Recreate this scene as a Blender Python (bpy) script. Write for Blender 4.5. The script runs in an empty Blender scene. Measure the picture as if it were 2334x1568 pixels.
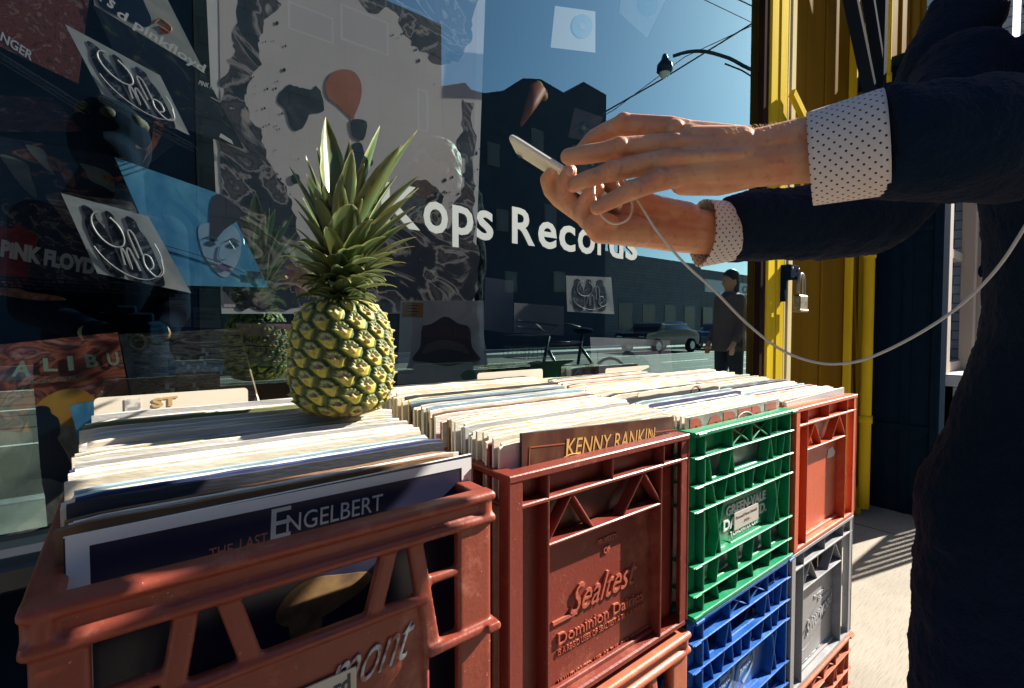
import bpy, bmesh, math, random
import numpy as np
from mathutils import Vector, Matrix, noise as mnoise
random.seed(7)
rng = np.random.default_rng(7)
S = bpy.context.scene
COL = S.collection
R = math.radians
EYE = 1.0
GLASS_Y = .87

# ------------------------------------------------------------------ camera frame (surveyed from the photograph)
F = 1112.1; CX, CY = 1167., 784.
YAW, PITCH = .6678, -.0335
FW = Vector((math.sin(YAW)*math.cos(PITCH), math.cos(YAW)*math.cos(PITCH), math.sin(PITCH)))
RT = FW.cross(Vector((0,0,1))).normalized(); UP = RT.cross(FW)
def ray(x, y): return FW*F + RT*(x-CX) - UP*(y-CY)
def atY(x, y, Y): r = ray(x, y); p = r*(Y/r.y); p.z += EYE; return p
def atX(x, y, X): r = ray(x, y); p = r*(X/r.x); p.z += EYE; return p
def atZ(x, y, Z): r = ray(x, y); p = r*((Z-EYE)/r.z); p.z += EYE; return p
def atD(x, y, D): p = ray(x, y)*(D/F); p.z += EYE; return p
def mir(x, y, Ym): p = atY(x, y, Ym); p.y = 2*GLASS_Y - Ym; return p   # where a thing seen in the window glass really stands

# ------------------------------------------------------------------ materials
def _nt(name):
    m = bpy.data.materials.new(name); m.use_nodes = True
    nt = m.node_tree; b = nt.nodes['Principled BSDF']
    return m, nt, b
def N(nt, t, **kw):
    n = nt.nodes.new(t)
    for k, v in kw.items(): setattr(n, k, v)
    return n
def c4(c): return (c[0], c[1], c[2], 1.)
def ramp(nt, stops, interp='LINEAR'):
    n = nt.nodes.new('ShaderNodeValToRGB'); n.color_ramp.interpolation = interp
    e = n.color_ramp.elements
    while len(e) < len(stops): e.new(.5)
    for i, (p, c) in enumerate(stops): e[i].position = p; e[i].color = c4(c)
    return n
def mat(name, c, rough=.6, c2=None, scale=40, lo=.35, hi=.65, bump=0, bscale=None, spec=.5, metal=0, coord='Object', stretch=(1,1,1), detail=4, sss=0, coat=0, dist=0, sheen=0):
    m, nt, b = _nt(name); L = nt.links.new
    b.inputs['Roughness'].default_value = rough
    b.inputs['Specular IOR Level'].default_value = spec
    b.inputs['Metallic'].default_value = metal
    if spec < .2: b.inputs['IOR'].default_value = 1.08
    if coat: b.inputs['Coat Weight'].default_value = coat; b.inputs['Coat Roughness'].default_value = .12
    if sheen: b.inputs['Sheen Weight'].default_value = sheen
    if sss:
        b.inputs['Subsurface Weight'].default_value = sss; b.inputs['Subsurface Radius'].default_value = (.012,.004,.002); b.inputs['Subsurface Scale'].default_value = 1
    tc = N(nt, 'ShaderNodeTexCoord'); mp = N(nt, 'ShaderNodeMapping'); mp.inputs['Scale'].default_value = stretch
    L(tc.outputs[coord], mp.inputs['Vector'])
    if c2 is not None:
        n = N(nt, 'ShaderNodeTexNoise'); n.inputs['Scale'].default_value = scale; n.inputs['Detail'].default_value = detail; n.inputs['Distortion'].default_value = dist
        L(mp.outputs[0], n.inputs['Vector'])
        r = ramp(nt, [(lo, c), (hi, c2)]); L(n.outputs['Fac'], r.inputs['Fac']); L(r.outputs[0], b.inputs['Base Color'])
    else: b.inputs['Base Color'].default_value = c4(c)
    if bump:
        n2 = N(nt, 'ShaderNodeTexNoise'); n2.inputs['Scale'].default_value = bscale or scale; n2.inputs['Detail'].default_value = 5
        L(mp.outputs[0], n2.inputs['Vector'])
        bp = N(nt, 'ShaderNodeBump'); bp.inputs['Strength'].default_value = bump; bp.inputs['Distance'].default_value = .002
        L(n2.outputs['Fac'], bp.inputs['Height']); L(bp.outputs[0], b.inputs['Normal'])
    return m
def art(name, stops, scale=3, dist=1.5, detail=6, rough=.35, stretch=(1,1,1), interp='LINEAR', bands=None):
    """printed picture: several colours laid out by warped noise over the cover's UV"""
    m, nt, b = _nt(name); L = nt.links.new
    b.inputs['Roughness'].default_value = rough
    tc = N(nt, 'ShaderNodeTexCoord'); mp = N(nt, 'ShaderNodeMapping'); mp.inputs['Scale'].default_value = stretch
    L(tc.outputs['UV'], mp.inputs['Vector'])
    n = N(nt, 'ShaderNodeTexNoise'); n.inputs['Scale'].default_value = scale; n.inputs['Detail'].default_value = detail; n.inputs['Distortion'].default_value = dist
    L(mp.outputs[0], n.inputs['Vector'])
    r = ramp(nt, stops, interp); L(n.outputs['Fac'], r.inputs['Fac'])
    L(r.outputs[0], b.inputs['Base Color'])
    return m
INK = (.006, .018, .045)
M = {}
M['ink'] = mat('ink_print', INK, .35)
M['white_print'] = mat('white_print', (.72,.74,.76), .4)
M['lettering'] = mat('vinyl_lettering', (.30,.35,.35), .6)

# ------------------------------------------------------------------ mesh building
class MB:
    def __init__(s): s.v = []; s.f = []; s.mi = []; s.uv = {}
    def add(s, vs, fs, mi=0):
        o = len(s.v); s.v += [tuple(v) for v in vs]; s.f += [tuple(i+o for i in f) for f in fs]; s.mi += [mi]*len(fs)
        return o
    def box(s, x0, y0, z0, x1, y1, z1, mi=0, ch=0.0):
        x0, x1 = sorted((x0, x1)); y0, y1 = sorted((y0, y1)); z0, z1 = sorted((z0, z1))
        if ch <= 0:
            vs = [(x,y,z) for z in (z0,z1) for y in (y0,y1) for x in (x0,x1)]
            s.add(vs, [(0,2,3,1),(4,5,7,6),(0,1,5,4),(2,6,7,3),(0,4,6,2),(1,3,7,5)], mi); return
        c = min(ch, (x1-x0)*.45, (y1-y0)*.45, (z1-z0)*.45)
        vs = []; idx = {}
        for sx in (0,1):
            for sy in (0,1):
                for sz in (0,1):
                    X = (x0,x1)[sx]; Y = (y0,y1)[sy]; Z = (z0,z1)[sz]
                    ix = c if sx==0 else -c; iy = c if sy==0 else -c; iz = c if sz==0 else -c
                    idx[sx,sy,sz] = (len(vs), len(vs)+1, len(vs)+2)
                    vs += [(X,Y+iy,Z+iz),(X+ix,Y,Z+iz),(X+ix,Y+iy,Z)]
        fs = []
        for a in (0,1):
            for k,(p,q) in enumerate((((0,1),(0,1)),)*3):
                pass
        def V(sx,sy,sz,k): return idx[sx,sy,sz][k]
        fs += [(V(0,0,0,0),V(0,0,1,0),V(0,1,1,0),V(0,1,0,0)),(V(1,0,0,0),V(1,1,0,0),V(1,1,1,0),V(1,0,1,0))]
        fs += [(V(0,0,0,1),V(1,0,0,1),V(1,0,1,1),V(0,0,1,1)),(V(0,1,0,1),V(0,1,1,1),V(1,1,1,1),V(1,1,0,1))]
        fs += [(V(0,0,0,2),V(0,1,0,2),V(1,1,0,2),V(1,0,0,2)),(V(0,0,1,2),V(1,0,1,2),V(1,1,1,2),V(0,1,1,2))]
        for sz in (0,1):
            for sy in (0,1): fs.append((V(0,sy,sz,1),V(1,sy,sz,1),V(1,sy,sz,2),V(0,sy,sz,2)))
        for sz in (0,1):
            for sx in (0,1): fs.append((V(sx,0,sz,0),V(sx,1,sz,0),V(sx,1,sz,2),V(sx,0,sz,2)))
        for sx in (0,1):
            for sy in (0,1): fs.append((V(sx,sy,0,0),V(sx,sy,1,0),V(sx,sy,1,1),V(sx,sy,0,1)))
        for k in idx.values(): fs.append(k)
        s.add(vs, fs, mi)
    def tube(s, pts, r, n=8, cap=True, mi=0, flat=None):
        pts = [Vector(p) for p in pts]; m = len(pts)
        rr = [r]*m if not hasattr(r, '__len__') else list(r)
        vs = []; fs = []
        t0 = (pts[1]-pts[0]).normalized()
        u = t0.cross(Vector((0,0,1)));
        if u.length < .1: u = t0.cross(Vector((1,0,0)))
        u.normalize()
        for i, p in enumerate(pts):
            t = (pts[min(i+1,m-1)]-pts[max(i-1,0)])
            t = t.normalized() if t.length > 1e-9 else t0
            u = (u - t*u.dot(t)).normalized(); w = t.cross(u)
            for k in range(n):
                a = 2*math.pi*k/n
                q = u*math.cos(a)+w*math.sin(a)
                vs.append(p+q*rr[i])
        for i in range(m-1):
            for k in range(n):
                k2 = (k+1)%n
                fs.append((i*n+k, i*n+k2, (i+1)*n+k2, (i+1)*n+k))
        if cap: fs.append(tuple(range(n-1,-1,-1))); fs.append(tuple((m-1)*n+k for k in range(n)))
        s.add(vs, fs, mi)
    def bar(s, p0, p1, w, d, up=(0,0,1), ch=0, mi=0):
        """rectangular bar from p0 to p1; w across (perp. to up), d along up"""
        p0 = Vector(p0); p1 = Vector(p1); t = (p1-p0).normalized(); u = Vector(up); u = (u-t*u.dot(t)).normalized(); a = t.cross(u)
        if ch: prof = [(-w/2+ch,-d/2),(w/2-ch,-d/2),(w/2,-d/2+ch),(w/2,d/2-ch),(w/2-ch,d/2),(-w/2+ch,d/2),(-w/2,d/2-ch),(-w/2,-d/2+ch)]
        else: prof = [(-w/2,-d/2),(w/2,-d/2),(w/2,d/2),(-w/2,d/2)]
        n = len(prof); vs = [p+a*x+u*y for p in (p0,p1) for x,y in prof]
        fs = [(k,(k+1)%n,(k+1)%n+n,k+n) for k in range(n)]+[tuple(range(n-1,-1,-1)),tuple(range(n,2*n))]
        s.add(vs, fs, mi)
    def prism(s, poly, n, d, mi=0):
        """poly: 3D points of a flat outline; extruded along vector n by d"""
        n = Vector(n).normalized()*d; k = len(poly); vs = [Vector(p) for p in poly]+[Vector(p)+n for p in poly]
        fs = [tuple(range(k-1,-1,-1)), tuple(range(k,2*k))]+[(i,(i+1)%k,(i+1)%k+k,i+k) for i in range(k)]
        s.add(vs, fs, mi)
    def sphere(s, c, r, n=16, m=10, mi=0, ax=None):
        c = Vector(c); r = (r,r,r) if not hasattr(r,'__len__') else r
        ax = ax or (Vector((1,0,0)),Vector((0,1,0)),Vector((0,0,1)))
        vs = []; fs = []
        for i in range(1,m):
            ph = math.pi*i/m
            for k in range(n):
                a = 2*math.pi*k/n
                vs.append(c+ax[0]*(r[0]*math.sin(ph)*math.cos(a))+ax[1]*(r[1]*math.sin(ph)*math.sin(a))+ax[2]*(r[2]*math.cos(ph)))
        for i in range(m-2):
            for k in range(n):
                k2=(k+1)%n; fs.append((i*n+k,(i+1)*n+k,(i+1)*n+k2,i*n+k2))
        t = len(vs); vs += [c+ax[2]*r[2], c-ax[2]*r[2]]
        for k in range(n):
            k2=(k+1)%n; fs.append((t,k,k2)); fs.append((t+1,(m-2)*n+k2,(m-2)*n+k))
        s.add(vs, fs, mi)
    def capsule(s, p0, p1, r0, r1, n=14):
        p0 = Vector(p0); p1 = Vector(p1); t = (p1-p0); L = t.length
        if L < 1e-6: s.sphere(p0, r0, n); return
        t /= L; u = t.cross(Vector((0,0,1)));
        if u.length < .1: u = t.cross(Vector((1,0,0)))
        u.normalize(); w = t.cross(u); vs = []; fs = []; prof = []
        for i in range(1,5): a = math.pi/2*i/5; prof.append((-r0*math.cos(a), r0*math.sin(a)))
        prof.append((0,r0)); prof.append((L,r1))
        for i in range(4,0,-1): a = math.pi/2*i/5; prof.append((L+r1*math.cos(a), r1*math.sin(a)))
        for h, rr in prof:
            for k in range(n):
                a = 2*math.pi*k/n; vs.append(p0+t*h+(u*math.cos(a)+w*math.sin(a))*rr)
        m = len(prof)
        for i in range(m-1):
            for k in range(n):
                k2=(k+1)%n; fs.append((i*n+k,i*n+k2,(i+1)*n+k2,(i+1)*n+k))
        a = len(vs); vs += [p0-t*r0, p1+t*r1]
        for k in range(n):
            k2=(k+1)%n; fs.append((a,k2,k)); fs.append((a+1,(m-1)*n+k,(m-1)*n+k2))
        s.add(vs, fs)
    def mesh(s, name):
        me = bpy.data.meshes.new(name); me.from_pydata(s.v, [], s.f); me.validate(); return me
    def build(s, name, m, parent=None, smooth=False, mesh=None):
        me = mesh or s.mesh(name)
        ms = m if isinstance(m, (list, tuple)) else [m]
        for x in ms: me.materials.append(x)
        if not mesh:
            if len(me.polygons) == len(s.mi): me.polygons.foreach_set('material_index', s.mi)
        if smooth: me.polygons.foreach_set('use_smooth', [True]*len(me.polygons))
        bm = bmesh.new(); bm.from_mesh(me); bmesh.ops.recalc_face_normals(bm, faces=bm.faces); bm.to_mesh(me); bm.free()
        o = bpy.data.objects.new(name, me); COL.objects.link(o)
        if parent: o.parent = parent
        return o
def tag(o, label=None, cat=None, group=None, kind=None):
    if label: o['label'] = label
    if cat: o['category'] = cat
    if group: o['group'] = group
    if kind: o['kind'] = kind
    return o
def empty(name, loc, label=None, cat=None, group=None, kind=None):
    o = bpy.data.objects.new(name, None); COL.objects.link(o); o.location = loc; o.empty_display_size = .05
    return tag(o, label, cat, group, kind)
def smooth_angle(o, ang=35):
    me = o.data; me.polygons.foreach_set('use_smooth', [True]*len(me.polygons))
    try: me.set_sharp_from_angle(angle=R(ang))
    except Exception: pass
    return o
def world_child(o, parent):
    """parent an object whose mesh was built in world coordinates to a located Empty"""
    o.parent = parent; o.location = -Vector(parent.location)+Vector(o.location) if parent.location.length else o.location
    return o
def apply_mods(o):
    dg = bpy.context.evaluated_depsgraph_get(); dg.update()
    me = bpy.data.meshes.new_from_object(o.evaluated_get(dg)); old = o.data
    o.modifiers.clear(); o.data = me; return o
def remesh(o, vox, it=6, fac=.6):
    md = o.modifiers.new('r','REMESH'); md.mode='VOXEL'; md.voxel_size = vox; md.use_smooth_shade = True
    sm = o.modifiers.new('s','SMOOTH'); sm.iterations = it; sm.factor = fac
    return apply_mods(o)
def cat_rom(P, n=6, closed=False):
    P = [Vector(p) for p in P]; out = []; m = len(P)
    rngi = range(m) if closed else range(m-1)
    for i in rngi:
        g = (lambda j: P[j%m]) if closed else (lambda j: P[min(max(j,0),m-1)])
        p0,p1,p2,p3 = g(i-1),g(i),g(i+1),g(i+2)
        for k in range(n):
            t = k/n
            out.append(.5*((2*p1)+(p2-p0)*t+(2*p0-5*p1+4*p2-p3)*t*t+(3*p1-p0-3*p2+p3)*t**3))
    if not closed: out.append(P[-1])
    return out
# text -------------------------------------------------------------
_tc = {}
def text_mesh(body, bold=0., shear=0., space=1.):
    key = (body,bold,shear,space)
    if key in _tc: return _tc[key]
    cu = bpy.data.curves.new('t','FONT'); cu.body = body; cu.offset = bold; cu.shear = shear; cu.resolution_u = 3; cu.space_character = space
    cu.fill_mode = 'BOTH'; cu.extrude = .5
    o = bpy.data.objects.new('t', cu); COL.objects.link(o)
    dg = bpy.context.evaluated_depsgraph_get(); dg.update()
    me = o.evaluated_get(dg).to_mesh()
    v = np.array([x.co[:] for x in me.vertices]); f = [tuple(p.vertices) for p in me.polygons]
    o.evaluated_get(dg).to_mesh_clear()
    bpy.data.objects.remove(o)
    lo = v.min(0); hi = v.max(0); v = (v-lo)/np.maximum(hi-lo,1e-6)
    _tc[key] = (v,f); return _tc[key]
def put_text(mb, body, O, U, V, th=.0006, bold=0., shear=0., mi=0, space=1., n=None):
    """text filling the parallelogram O, O+U, O+U+V, O+V, standing th proud of it"""
    v,f = text_mesh(body,bold,shear,space); O=Vector(O);U=Vector(U);V=Vector(V); n = (n or U.cross(V)).normalized()
    mb.add([O+U*float(a)+V*float(b)+n*(float(c)*th) for a,b,c in v], f, mi)

# ================================================================== WORLD, SUN, CAMERA
sun_dir = Vector((1.,-.26,.65)).normalized()          # towards the sun
w = bpy.data.worlds.new('World'); S.world = w; w.use_nodes = True
sky = w.node_tree.nodes.new('ShaderNodeTexSky'); sky.sky_type = 'NISHITA'; sky.sun_disc = False
sky.sun_elevation = math.asin(sun_dir.z); sky.sun_rotation = math.atan2(sun_dir.x, sun_dir.y); sky.air_density = 1.0; sky.dust_density = .5; sky.ozone_density = 3.
w.node_tree.links.new(sky.outputs[0], w.node_tree.nodes['Background'].inputs[0]); w.node_tree.nodes['Background'].inputs[1].default_value = .05
sl = bpy.data.lights.new('sun','SUN'); sl.energy = 5.0; sl.angle = R(.55); sl.color = (1.,.925,.80)
so = bpy.data.objects.new('sun', sl); COL.objects.link(so); so.rotation_euler = sun_dir.to_track_quat('Z','Y').to_euler(); so.location = (6,-2,6)
cd = bpy.data.cameras.new('camera'); cam = bpy.data.objects.new('camera', cd); COL.objects.link(cam); S.camera = cam
cam.matrix_world = Matrix(((RT.x,UP.x,-FW.x,0),(RT.y,UP.y,-FW.y,0),(RT.z,UP.z,-FW.z,EYE),(0,0,0,1)))
cd.sensor_width = 36; cd.lens = F/2334*36; cd.clip_start = .02; cd.clip_end = 2000
S.view_settings.view_transform = 'Standard'; S.view_settings.look = 'None'; S.view_settings.gamma = 1; S.view_settings.exposure = 1.55
S.cycles.max_bounces = 8; S.cycles.transparent_max_bounces = 12; S.cycles.caustics_reflective = False; S.cycles.caustics_refractive = False

# ================================================================== GROUND
def concrete(name, base, jx, jy):
    m, nt, b = _nt(name); L = nt.links.new; b.inputs['Roughness'].default_value = .85
    tc = N(nt,'ShaderNodeTexCoord')
    n = N(nt,'ShaderNodeTexNoise'); n.inputs['Scale'].default_value = 3; n.inputs['Detail'].default_value = 8; L(tc.outputs['Object'], n.inputs['Vector'])
    mp = N(nt,'ShaderNodeMapping'); mp.inputs['Scale'].default_value = (14,420,1); mp.inputs['Rotation'].default_value = (0,0,R(8)); L(tc.outputs['Object'], mp.inputs['Vector'])
    n2 = N(nt,'ShaderNodeTexNoise'); n2.inputs['Scale'].default_value = 1; n2.inputs['Detail'].default_value = 3; L(mp.outputs[0], n2.inputs['Vector'])
    r = ramp(nt, [(.3,[x*.72 for x in base]),(.7,base)]); L(n.outputs['Fac'], r.inputs['Fac'])
    r2 = ramp(nt, [(.32,(.72,.72,.72)),(.5,(1,1,1))]); L(n2.outputs['Fac'], r2.inputs['Fac'])
    mx = N(nt,'ShaderNodeMixRGB', blend_type='MULTIPLY'); mx.inputs[0].default_value = 1; L(r.outputs[0], mx.inputs[1]); L(r2.outputs[0], mx.inputs[2])
    br = N(nt,'ShaderNodeTexBrick'); br.offset = 0; br.inputs['Scale'].default_value = 1; br.inputs['Brick Width'].default_value = jx; br.inputs['Row Height'].default_value = jy
    br.inputs['Mortar Size'].default_value = .006; br.inputs['Color1'].default_value = (1,1,1,1); br.inputs['Color2'].default_value = (.93,.93,.93,1); br.inputs['Mortar'].default_value = (.25,.25,.25,1)
    L(tc.outputs['Object'], br.inputs['Vector'])
    m2 = N(nt,'ShaderNodeMixRGB', blend_type='MULTIPLY'); m2.inputs[0].default_value = 1; L(mx.outputs[0], m2.inputs[1]); L(br.outputs[0], m2.inputs[2])
    L(m2.outputs[0], b.inputs['Base Color'])
    bp = N(nt,'ShaderNodeBump'); bp.inputs['Strength'].default_value = .4; bp.inputs['Distance'].default_value = .004; L(n2.outputs['Fac'], bp.inputs['Height']); L(bp.outputs[0], b.inputs['Normal'])
    return m
KY = -2.3; OY = -13.0
mb = MB(); mb.box(-300,-300,-.62,300,300,-.6)
tag(mb.build('ground', mat('soil',(.2,.17,.13),.95,(.12,.11,.09),2)), kind='structure')
mb = MB(); mb.box(-80,KY+.15,-.6,80,30,0)
tag(mb.build('pavement', concrete('pavement_concrete',(.38,.34,.28),1.45,1.45)), kind='structure')
mb = MB(); mb.box(-80,KY,-.6,80,KY+.15,.004,ch=.015); tag(mb.build('kerb', mat('kerb_stone',(.5,.47,.42),.85,(.38,.36,.33),8)), kind='structure')
mb = MB(); mb.box(-80,OY,-.6,80,KY,-.13); tag(mb.build('road', mat('asphalt',(.12,.10,.072),.9,(.09,.075,.055),60,bump=.5)), kind='structure')
mb = MB(); mb.box(-80,OY-.15,-.6,80,OY,.004,ch=.015); tag(mb.build('kerb', mat('far_kerb_stone',(.5,.47,.42),.85)), kind='structure')
mb = MB(); mb.box(-80,OY-3.,-.6,80,OY-.15,0); tag(mb.build('pavement', concrete('far_pavement_concrete',(.5,.47,.42),1.5,1.5)), kind='structure')
mb = MB()
for k in range(-14,15): mb.box(k*5-1.4,-7.72,-.13,k*5+1.4,-7.6,-.126)
mb.box(-80,-4.9,-.13,80,-4.82,-.126); mb.box(-80,-10.6,-.13,80,-10.5,-.126)
tag(mb.build('road_markings', mat('road_paint',(.72,.7,.62),.7)), kind='structure')
mb = MB()
for yy in (-6.0,-7.1,-8.3,-9.4): mb.box(-80,yy,-.13,80,yy+.07,-.124)
tag(mb.build('tram_rail', mat('rail_steel',(.5,.48,.45),.3,metal=.9)), kind='structure')

# ================================================================== SHOP BUILDING
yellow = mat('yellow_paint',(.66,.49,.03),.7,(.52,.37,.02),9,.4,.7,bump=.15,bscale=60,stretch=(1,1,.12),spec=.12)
shaded_yellow = mat('shaded_yellow_board_paint',(.22,.125,.012),.7,(.15,.075,.008),5,.35,.7,bump=.2,bscale=50,stretch=(1,1,.1),spec=.12)  # yellow of the boards with their shade put into the paint colour
cream = mat('cream_trim_paint',(.62,.55,.34),.75,(.5,.42,.2),14,.4,.75,stretch=(1,1,.1),spec=.12)
brown = mat('dark_brown_frame_paint',(.045,.026,.016),.8,(.022,.016,.02),20,stretch=(1,1,.2),spec=.05)
navy = mat('dark_interior_paint',(.012,.040,.10),.8,(.008,.028,.07),6)
black_paint = mat('black_navy_paint',(.005,.014,.032),.8,(.007,.017,.036),20,bump=.1,spec=.1)
shop = empty('record_shop',(0,.87,0),'record shop front with a wide display window, yellow post and dark lower wall','building')
def sp(name, mb, m, parent=shop, smooth=False):
    o = mb.build(name, m, None, smooth); o.parent = parent
    p = parent; off = Vector((0,0,0))
    while p: off += p.location; p = p.parent
    o.location = -off; return o
WX0, WX1, SILL, HEAD = -1.9, 1.825, .725, 2.75
mb = MB(); mb.box(-6,.85,0,WX0,1.05,4.2); mb.box(WX0,.872,HEAD+.002,2.08,1.05,4.2); mb.box(WX0,.875,0,WX1,.98,SILL-.03)
sp('wall', mb, black_paint)
mb = MB(); mb.box(WX0,.80,SILL-.035,WX1,.93,SILL-.004,ch=.004); sill = sp('window_sill', mb, mat('sill_paint',(.03,.035,.045),.3))
mb = MB(); mb.box(WX1+.001,.845,.0,WX1+.040,.868,HEAD+.6,ch=.002); mb.box(WX0-.08,.845,SILL,WX0,.93,HEAD,ch=.004)
mb.box(WX0,.85,HEAD-.001,WX1,.93,HEAD+.08)
sp('window_frame', mb, brown)
mb = MB(); mb.box(1.867,.838,0,2.008,.93,4.1,ch=.005); mb.box(1.935,.834,0,1.965,.839,4.1,ch=.002)
sp('yellow_post', mb, yellow)
mb = MB(); mb.box(2.010,.840,0,2.088,.93,4.1,ch=.005); mb.box(2.036,.836,0,2.062,.841,4.1,ch=.002)
sp('cream_trim', mb, cream)
# interior
mb = MB(); mb.box(-6,.99,0,-5.9,4.6,3.2); mb.box(-6,4.6,0,6,4.7,3.2); mb.box(1.95,.99,0,2.05,4.6,3.2); sp('inner_wall', mb, navy)
mb = MB(); mb.box(-5.9,1.05,3.1,1.95,4.6,3.2); sp('ceiling', mb, navy)
mb = MB(); mb.box(-5.9,.99,0,1.95,4.6,.02); sp('floor', mb, mat('shop_floor',(.06,.06,.065),.6))
mb = MB(); mb.box(WX0,.985,.02,WX1,2.0,SILL-.03,ch=.004); sp('display_bench', mb, mat('display_bench_paint',(.03,.035,.045),.5,(.02,.025,.04),8))
# glass
m, nt, b = _nt('window_glass'); nt.nodes.remove(b); L = nt.links.new
fr = N(nt,'ShaderNodeLayerWeight'); fr.inputs['Blend'].default_value = .5
pw_ = N(nt,'ShaderNodeMath', operation='POWER'); pw_.inputs[1].default_value = 2.0; L(fr.outputs['Facing'], pw_.inputs[0])
mxv = N(nt,'ShaderNodeMath', operation='MULTIPLY_ADD'); mxv.inputs[1].default_value = .80; mxv.inputs[2].default_value = .27; mxv.use_clamp = True
L(pw_.outputs[0], mxv.inputs[0])
gl = N(nt,'ShaderNodeBsdfGlossy'); gl.inputs['Roughness'].default_value = 0.0; gl.inputs['Color'].default_value = (.62,.98,.99,1)
tr = N(nt,'ShaderNodeBsdfTransparent'); tr.inputs['Color'].default_value = (.93,.96,.96,1)
ms = N(nt,'ShaderNodeMixShader'); L(mxv.outputs[0], ms.inputs[0]); L(tr.outputs[0], ms.inputs[1]); L(gl.outputs[0], ms.inputs[2]); L(ms.outputs[0], nt.nodes['Material Output'].inputs[0])
M['glass'] = m
me = bpy.data.meshes.new('window_pane'); me.from_pydata([(WX0,GLASS_Y,SILL-.01),(WX1+.002,GLASS_Y,SILL-.01),(WX1+.002,GLASS_Y,HEAD+.01),(WX0,GLASS_Y,HEAD+.01)],[],[(0,1,2,3)]); me.materials.append(m)
pane = bpy.data.objects.new('window_pane', me); COL.objects.link(pane); pane.parent = shop; pane.location = (0,-.87,0)
# shop name on the glass
mb = MB()
def glass_text(s, x0, y0, x1, y1, htop, bold=.03):
    a = atY(x0,y0,.866); bq = atY(x1,y1,.866); h = atY(x0,htop,.866); z = (a.z+bq.z)/2
    put_text(mb, s, (a.x,.868,z), (bq.x-a.x,0,0), (0,0,h.z-z), .001, bold)
zb = 1.19; zh = .082
def gt(s, xa, xb, z0, z1, bold=.02): put_text(mb, s, (xa,.868,z0), (xb-xa,0,0), (0,0,z1-z0), .001, bold)
gt('K', .375,.455, zb, zb+zh)
gt('o', .462,.518, zb-.002, zb+.062); gt('p', .528,.580, zb-.024, zb+.062); gt('s', .588,.632, zb-.002, zb+.062)
sp('window_lettering', mb, M['lettering']); mb = MB()
gt('R', .684,.752, zb, zb+zh)
gt('e', .762,.822, zb-.002,zb+.062); gt('c', .830,.886, zb-.002,zb+.062); gt('o', .895,.958, zb-.002,zb+.062); gt('r', .968,1.006, zb,zb+.062)
gt('d', 1.014,1.072, zb-.002,zb+zh); gt('s', 1.082,1.134, zb-.002,zb+.062)
o = sp('window_lettering', mb, M['lettering'])

# yellow boarded wall beyond the post, with pipe, brace, lamp box, padlock
bw = empty('boarded_wall',(2.7,.9,0),'yellow wall of wide upright boards, coloured as in shade, beyond the yellow post','wall')
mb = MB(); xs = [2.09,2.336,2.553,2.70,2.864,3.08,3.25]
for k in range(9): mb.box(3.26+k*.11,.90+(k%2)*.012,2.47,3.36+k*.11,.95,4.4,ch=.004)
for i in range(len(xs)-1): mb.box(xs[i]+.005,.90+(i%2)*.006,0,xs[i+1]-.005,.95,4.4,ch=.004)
sp('boards', mb, shaded_yellow, bw)
mb = MB(); mb.box(2.09,.955,0,3.25,.98,4.4); sp('backing', mb, black_paint, bw)
mb = MB()
for x in (2.862,3.06): mb.box(x-.012,.87,0,x+.012,.905,4.4,ch=.004)
sp('batten', mb, yellow, bw)
dp = empty('drainpipe',(3.02,.86,0),'bright yellow drainpipe running down the boarded wall with a bend near the top','drainpipe')
mb = MB()
P = [(3.03,.85,.05),(3.03,.85,1.5),(3.03,.85,1.78),(3.06,.85,1.86),(3.13,.85,1.98),(3.19,.85,2.08),(3.21,.85,2.2),(3.21,.85,4.3)]
mb.tube(cat_rom(P,5),.026,14); sp('pipe', mb, yellow, dp, True)
mb = MB()
for p0,p1 in (((3.03,.85,1.36),(3.03,.85,1.40)),((3.03,.85,.5),(3.03,.85,.54)),((3.21,.85,2.3),(3.21,.85,2.35))): mb = MB(); mb.tube([p0,p1],.031,14); sp('collar', mb, yellow, dp, True)
mb = MB(); P = [(2.9,.885,1.9),(2.91,.885,1.5),(2.93,.885,1.2),(2.99,.885,.8),(3.03,.885,.45),(3.06,.885,.1),(3.1,.86,.02)]
mb.tube(cat_rom(P,6),.007,8); tag(mb.build('wall_cable', shaded_yellow, None, True),'thin yellow painted cable drooping beside the drainpipe','cable')
mb = MB()
mb.bar((2.25,.80,2.75),(2.93,.80,1.985),.03,.05,(0,1,0)); mb.bar((2.45,.80,2.95),(2.93,.80,2.28),.026,.045,(0,1,0)); mb.bar((2.93,.80,1.95),(2.93,.80,3.1),.045,.05,(0,1,0)); mb.box(2.90,.82,2.2,2.96,.9,2.26)
tag(mb.build('steel_brace', mat('black_steel',(.010,.016,.03),.8,spec=.1)),'dark steel bracket with diagonal struts bolted high on the yellow boards','bracket')
lb = empty('wall_box',(2.03,.80,1.68),'small dark box with a yellow angle bracket beside the cream trim','junction box')
mb = MB(); mb.box(1.985,.76,1.60,2.06,.895,1.78,ch=.006); sp('box', mb, black_paint, lb)
mb = MB(); mb.box(2.061,.757,1.60,2.077,.79,1.77); sp('box_lid', mb, mat('blue_grey_metal',(.2,.28,.38),.4), lb)
mb = MB(); mb.bar((1.975,.81,1.88),(2.12,.81,1.80),.03,.02,(0,1,0)); mb.tube([(2.10,.81,1.80),(2.26,.88,1.58)],.006); sp('box_bracket', mb, yellow, lb)
pl = empty('padlock',(2.2,.8,1.08),'steel padlock hanging from a dark hasp beside the yellow post','padlock')
mb = MB(); mb.box(1.968,.80,1.185,2.045,.89,1.24,ch=.005); mb.box(1.968,.82,1.10,1.985,.89,1.185); sp('hasp', mb, black_paint, pl)
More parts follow.
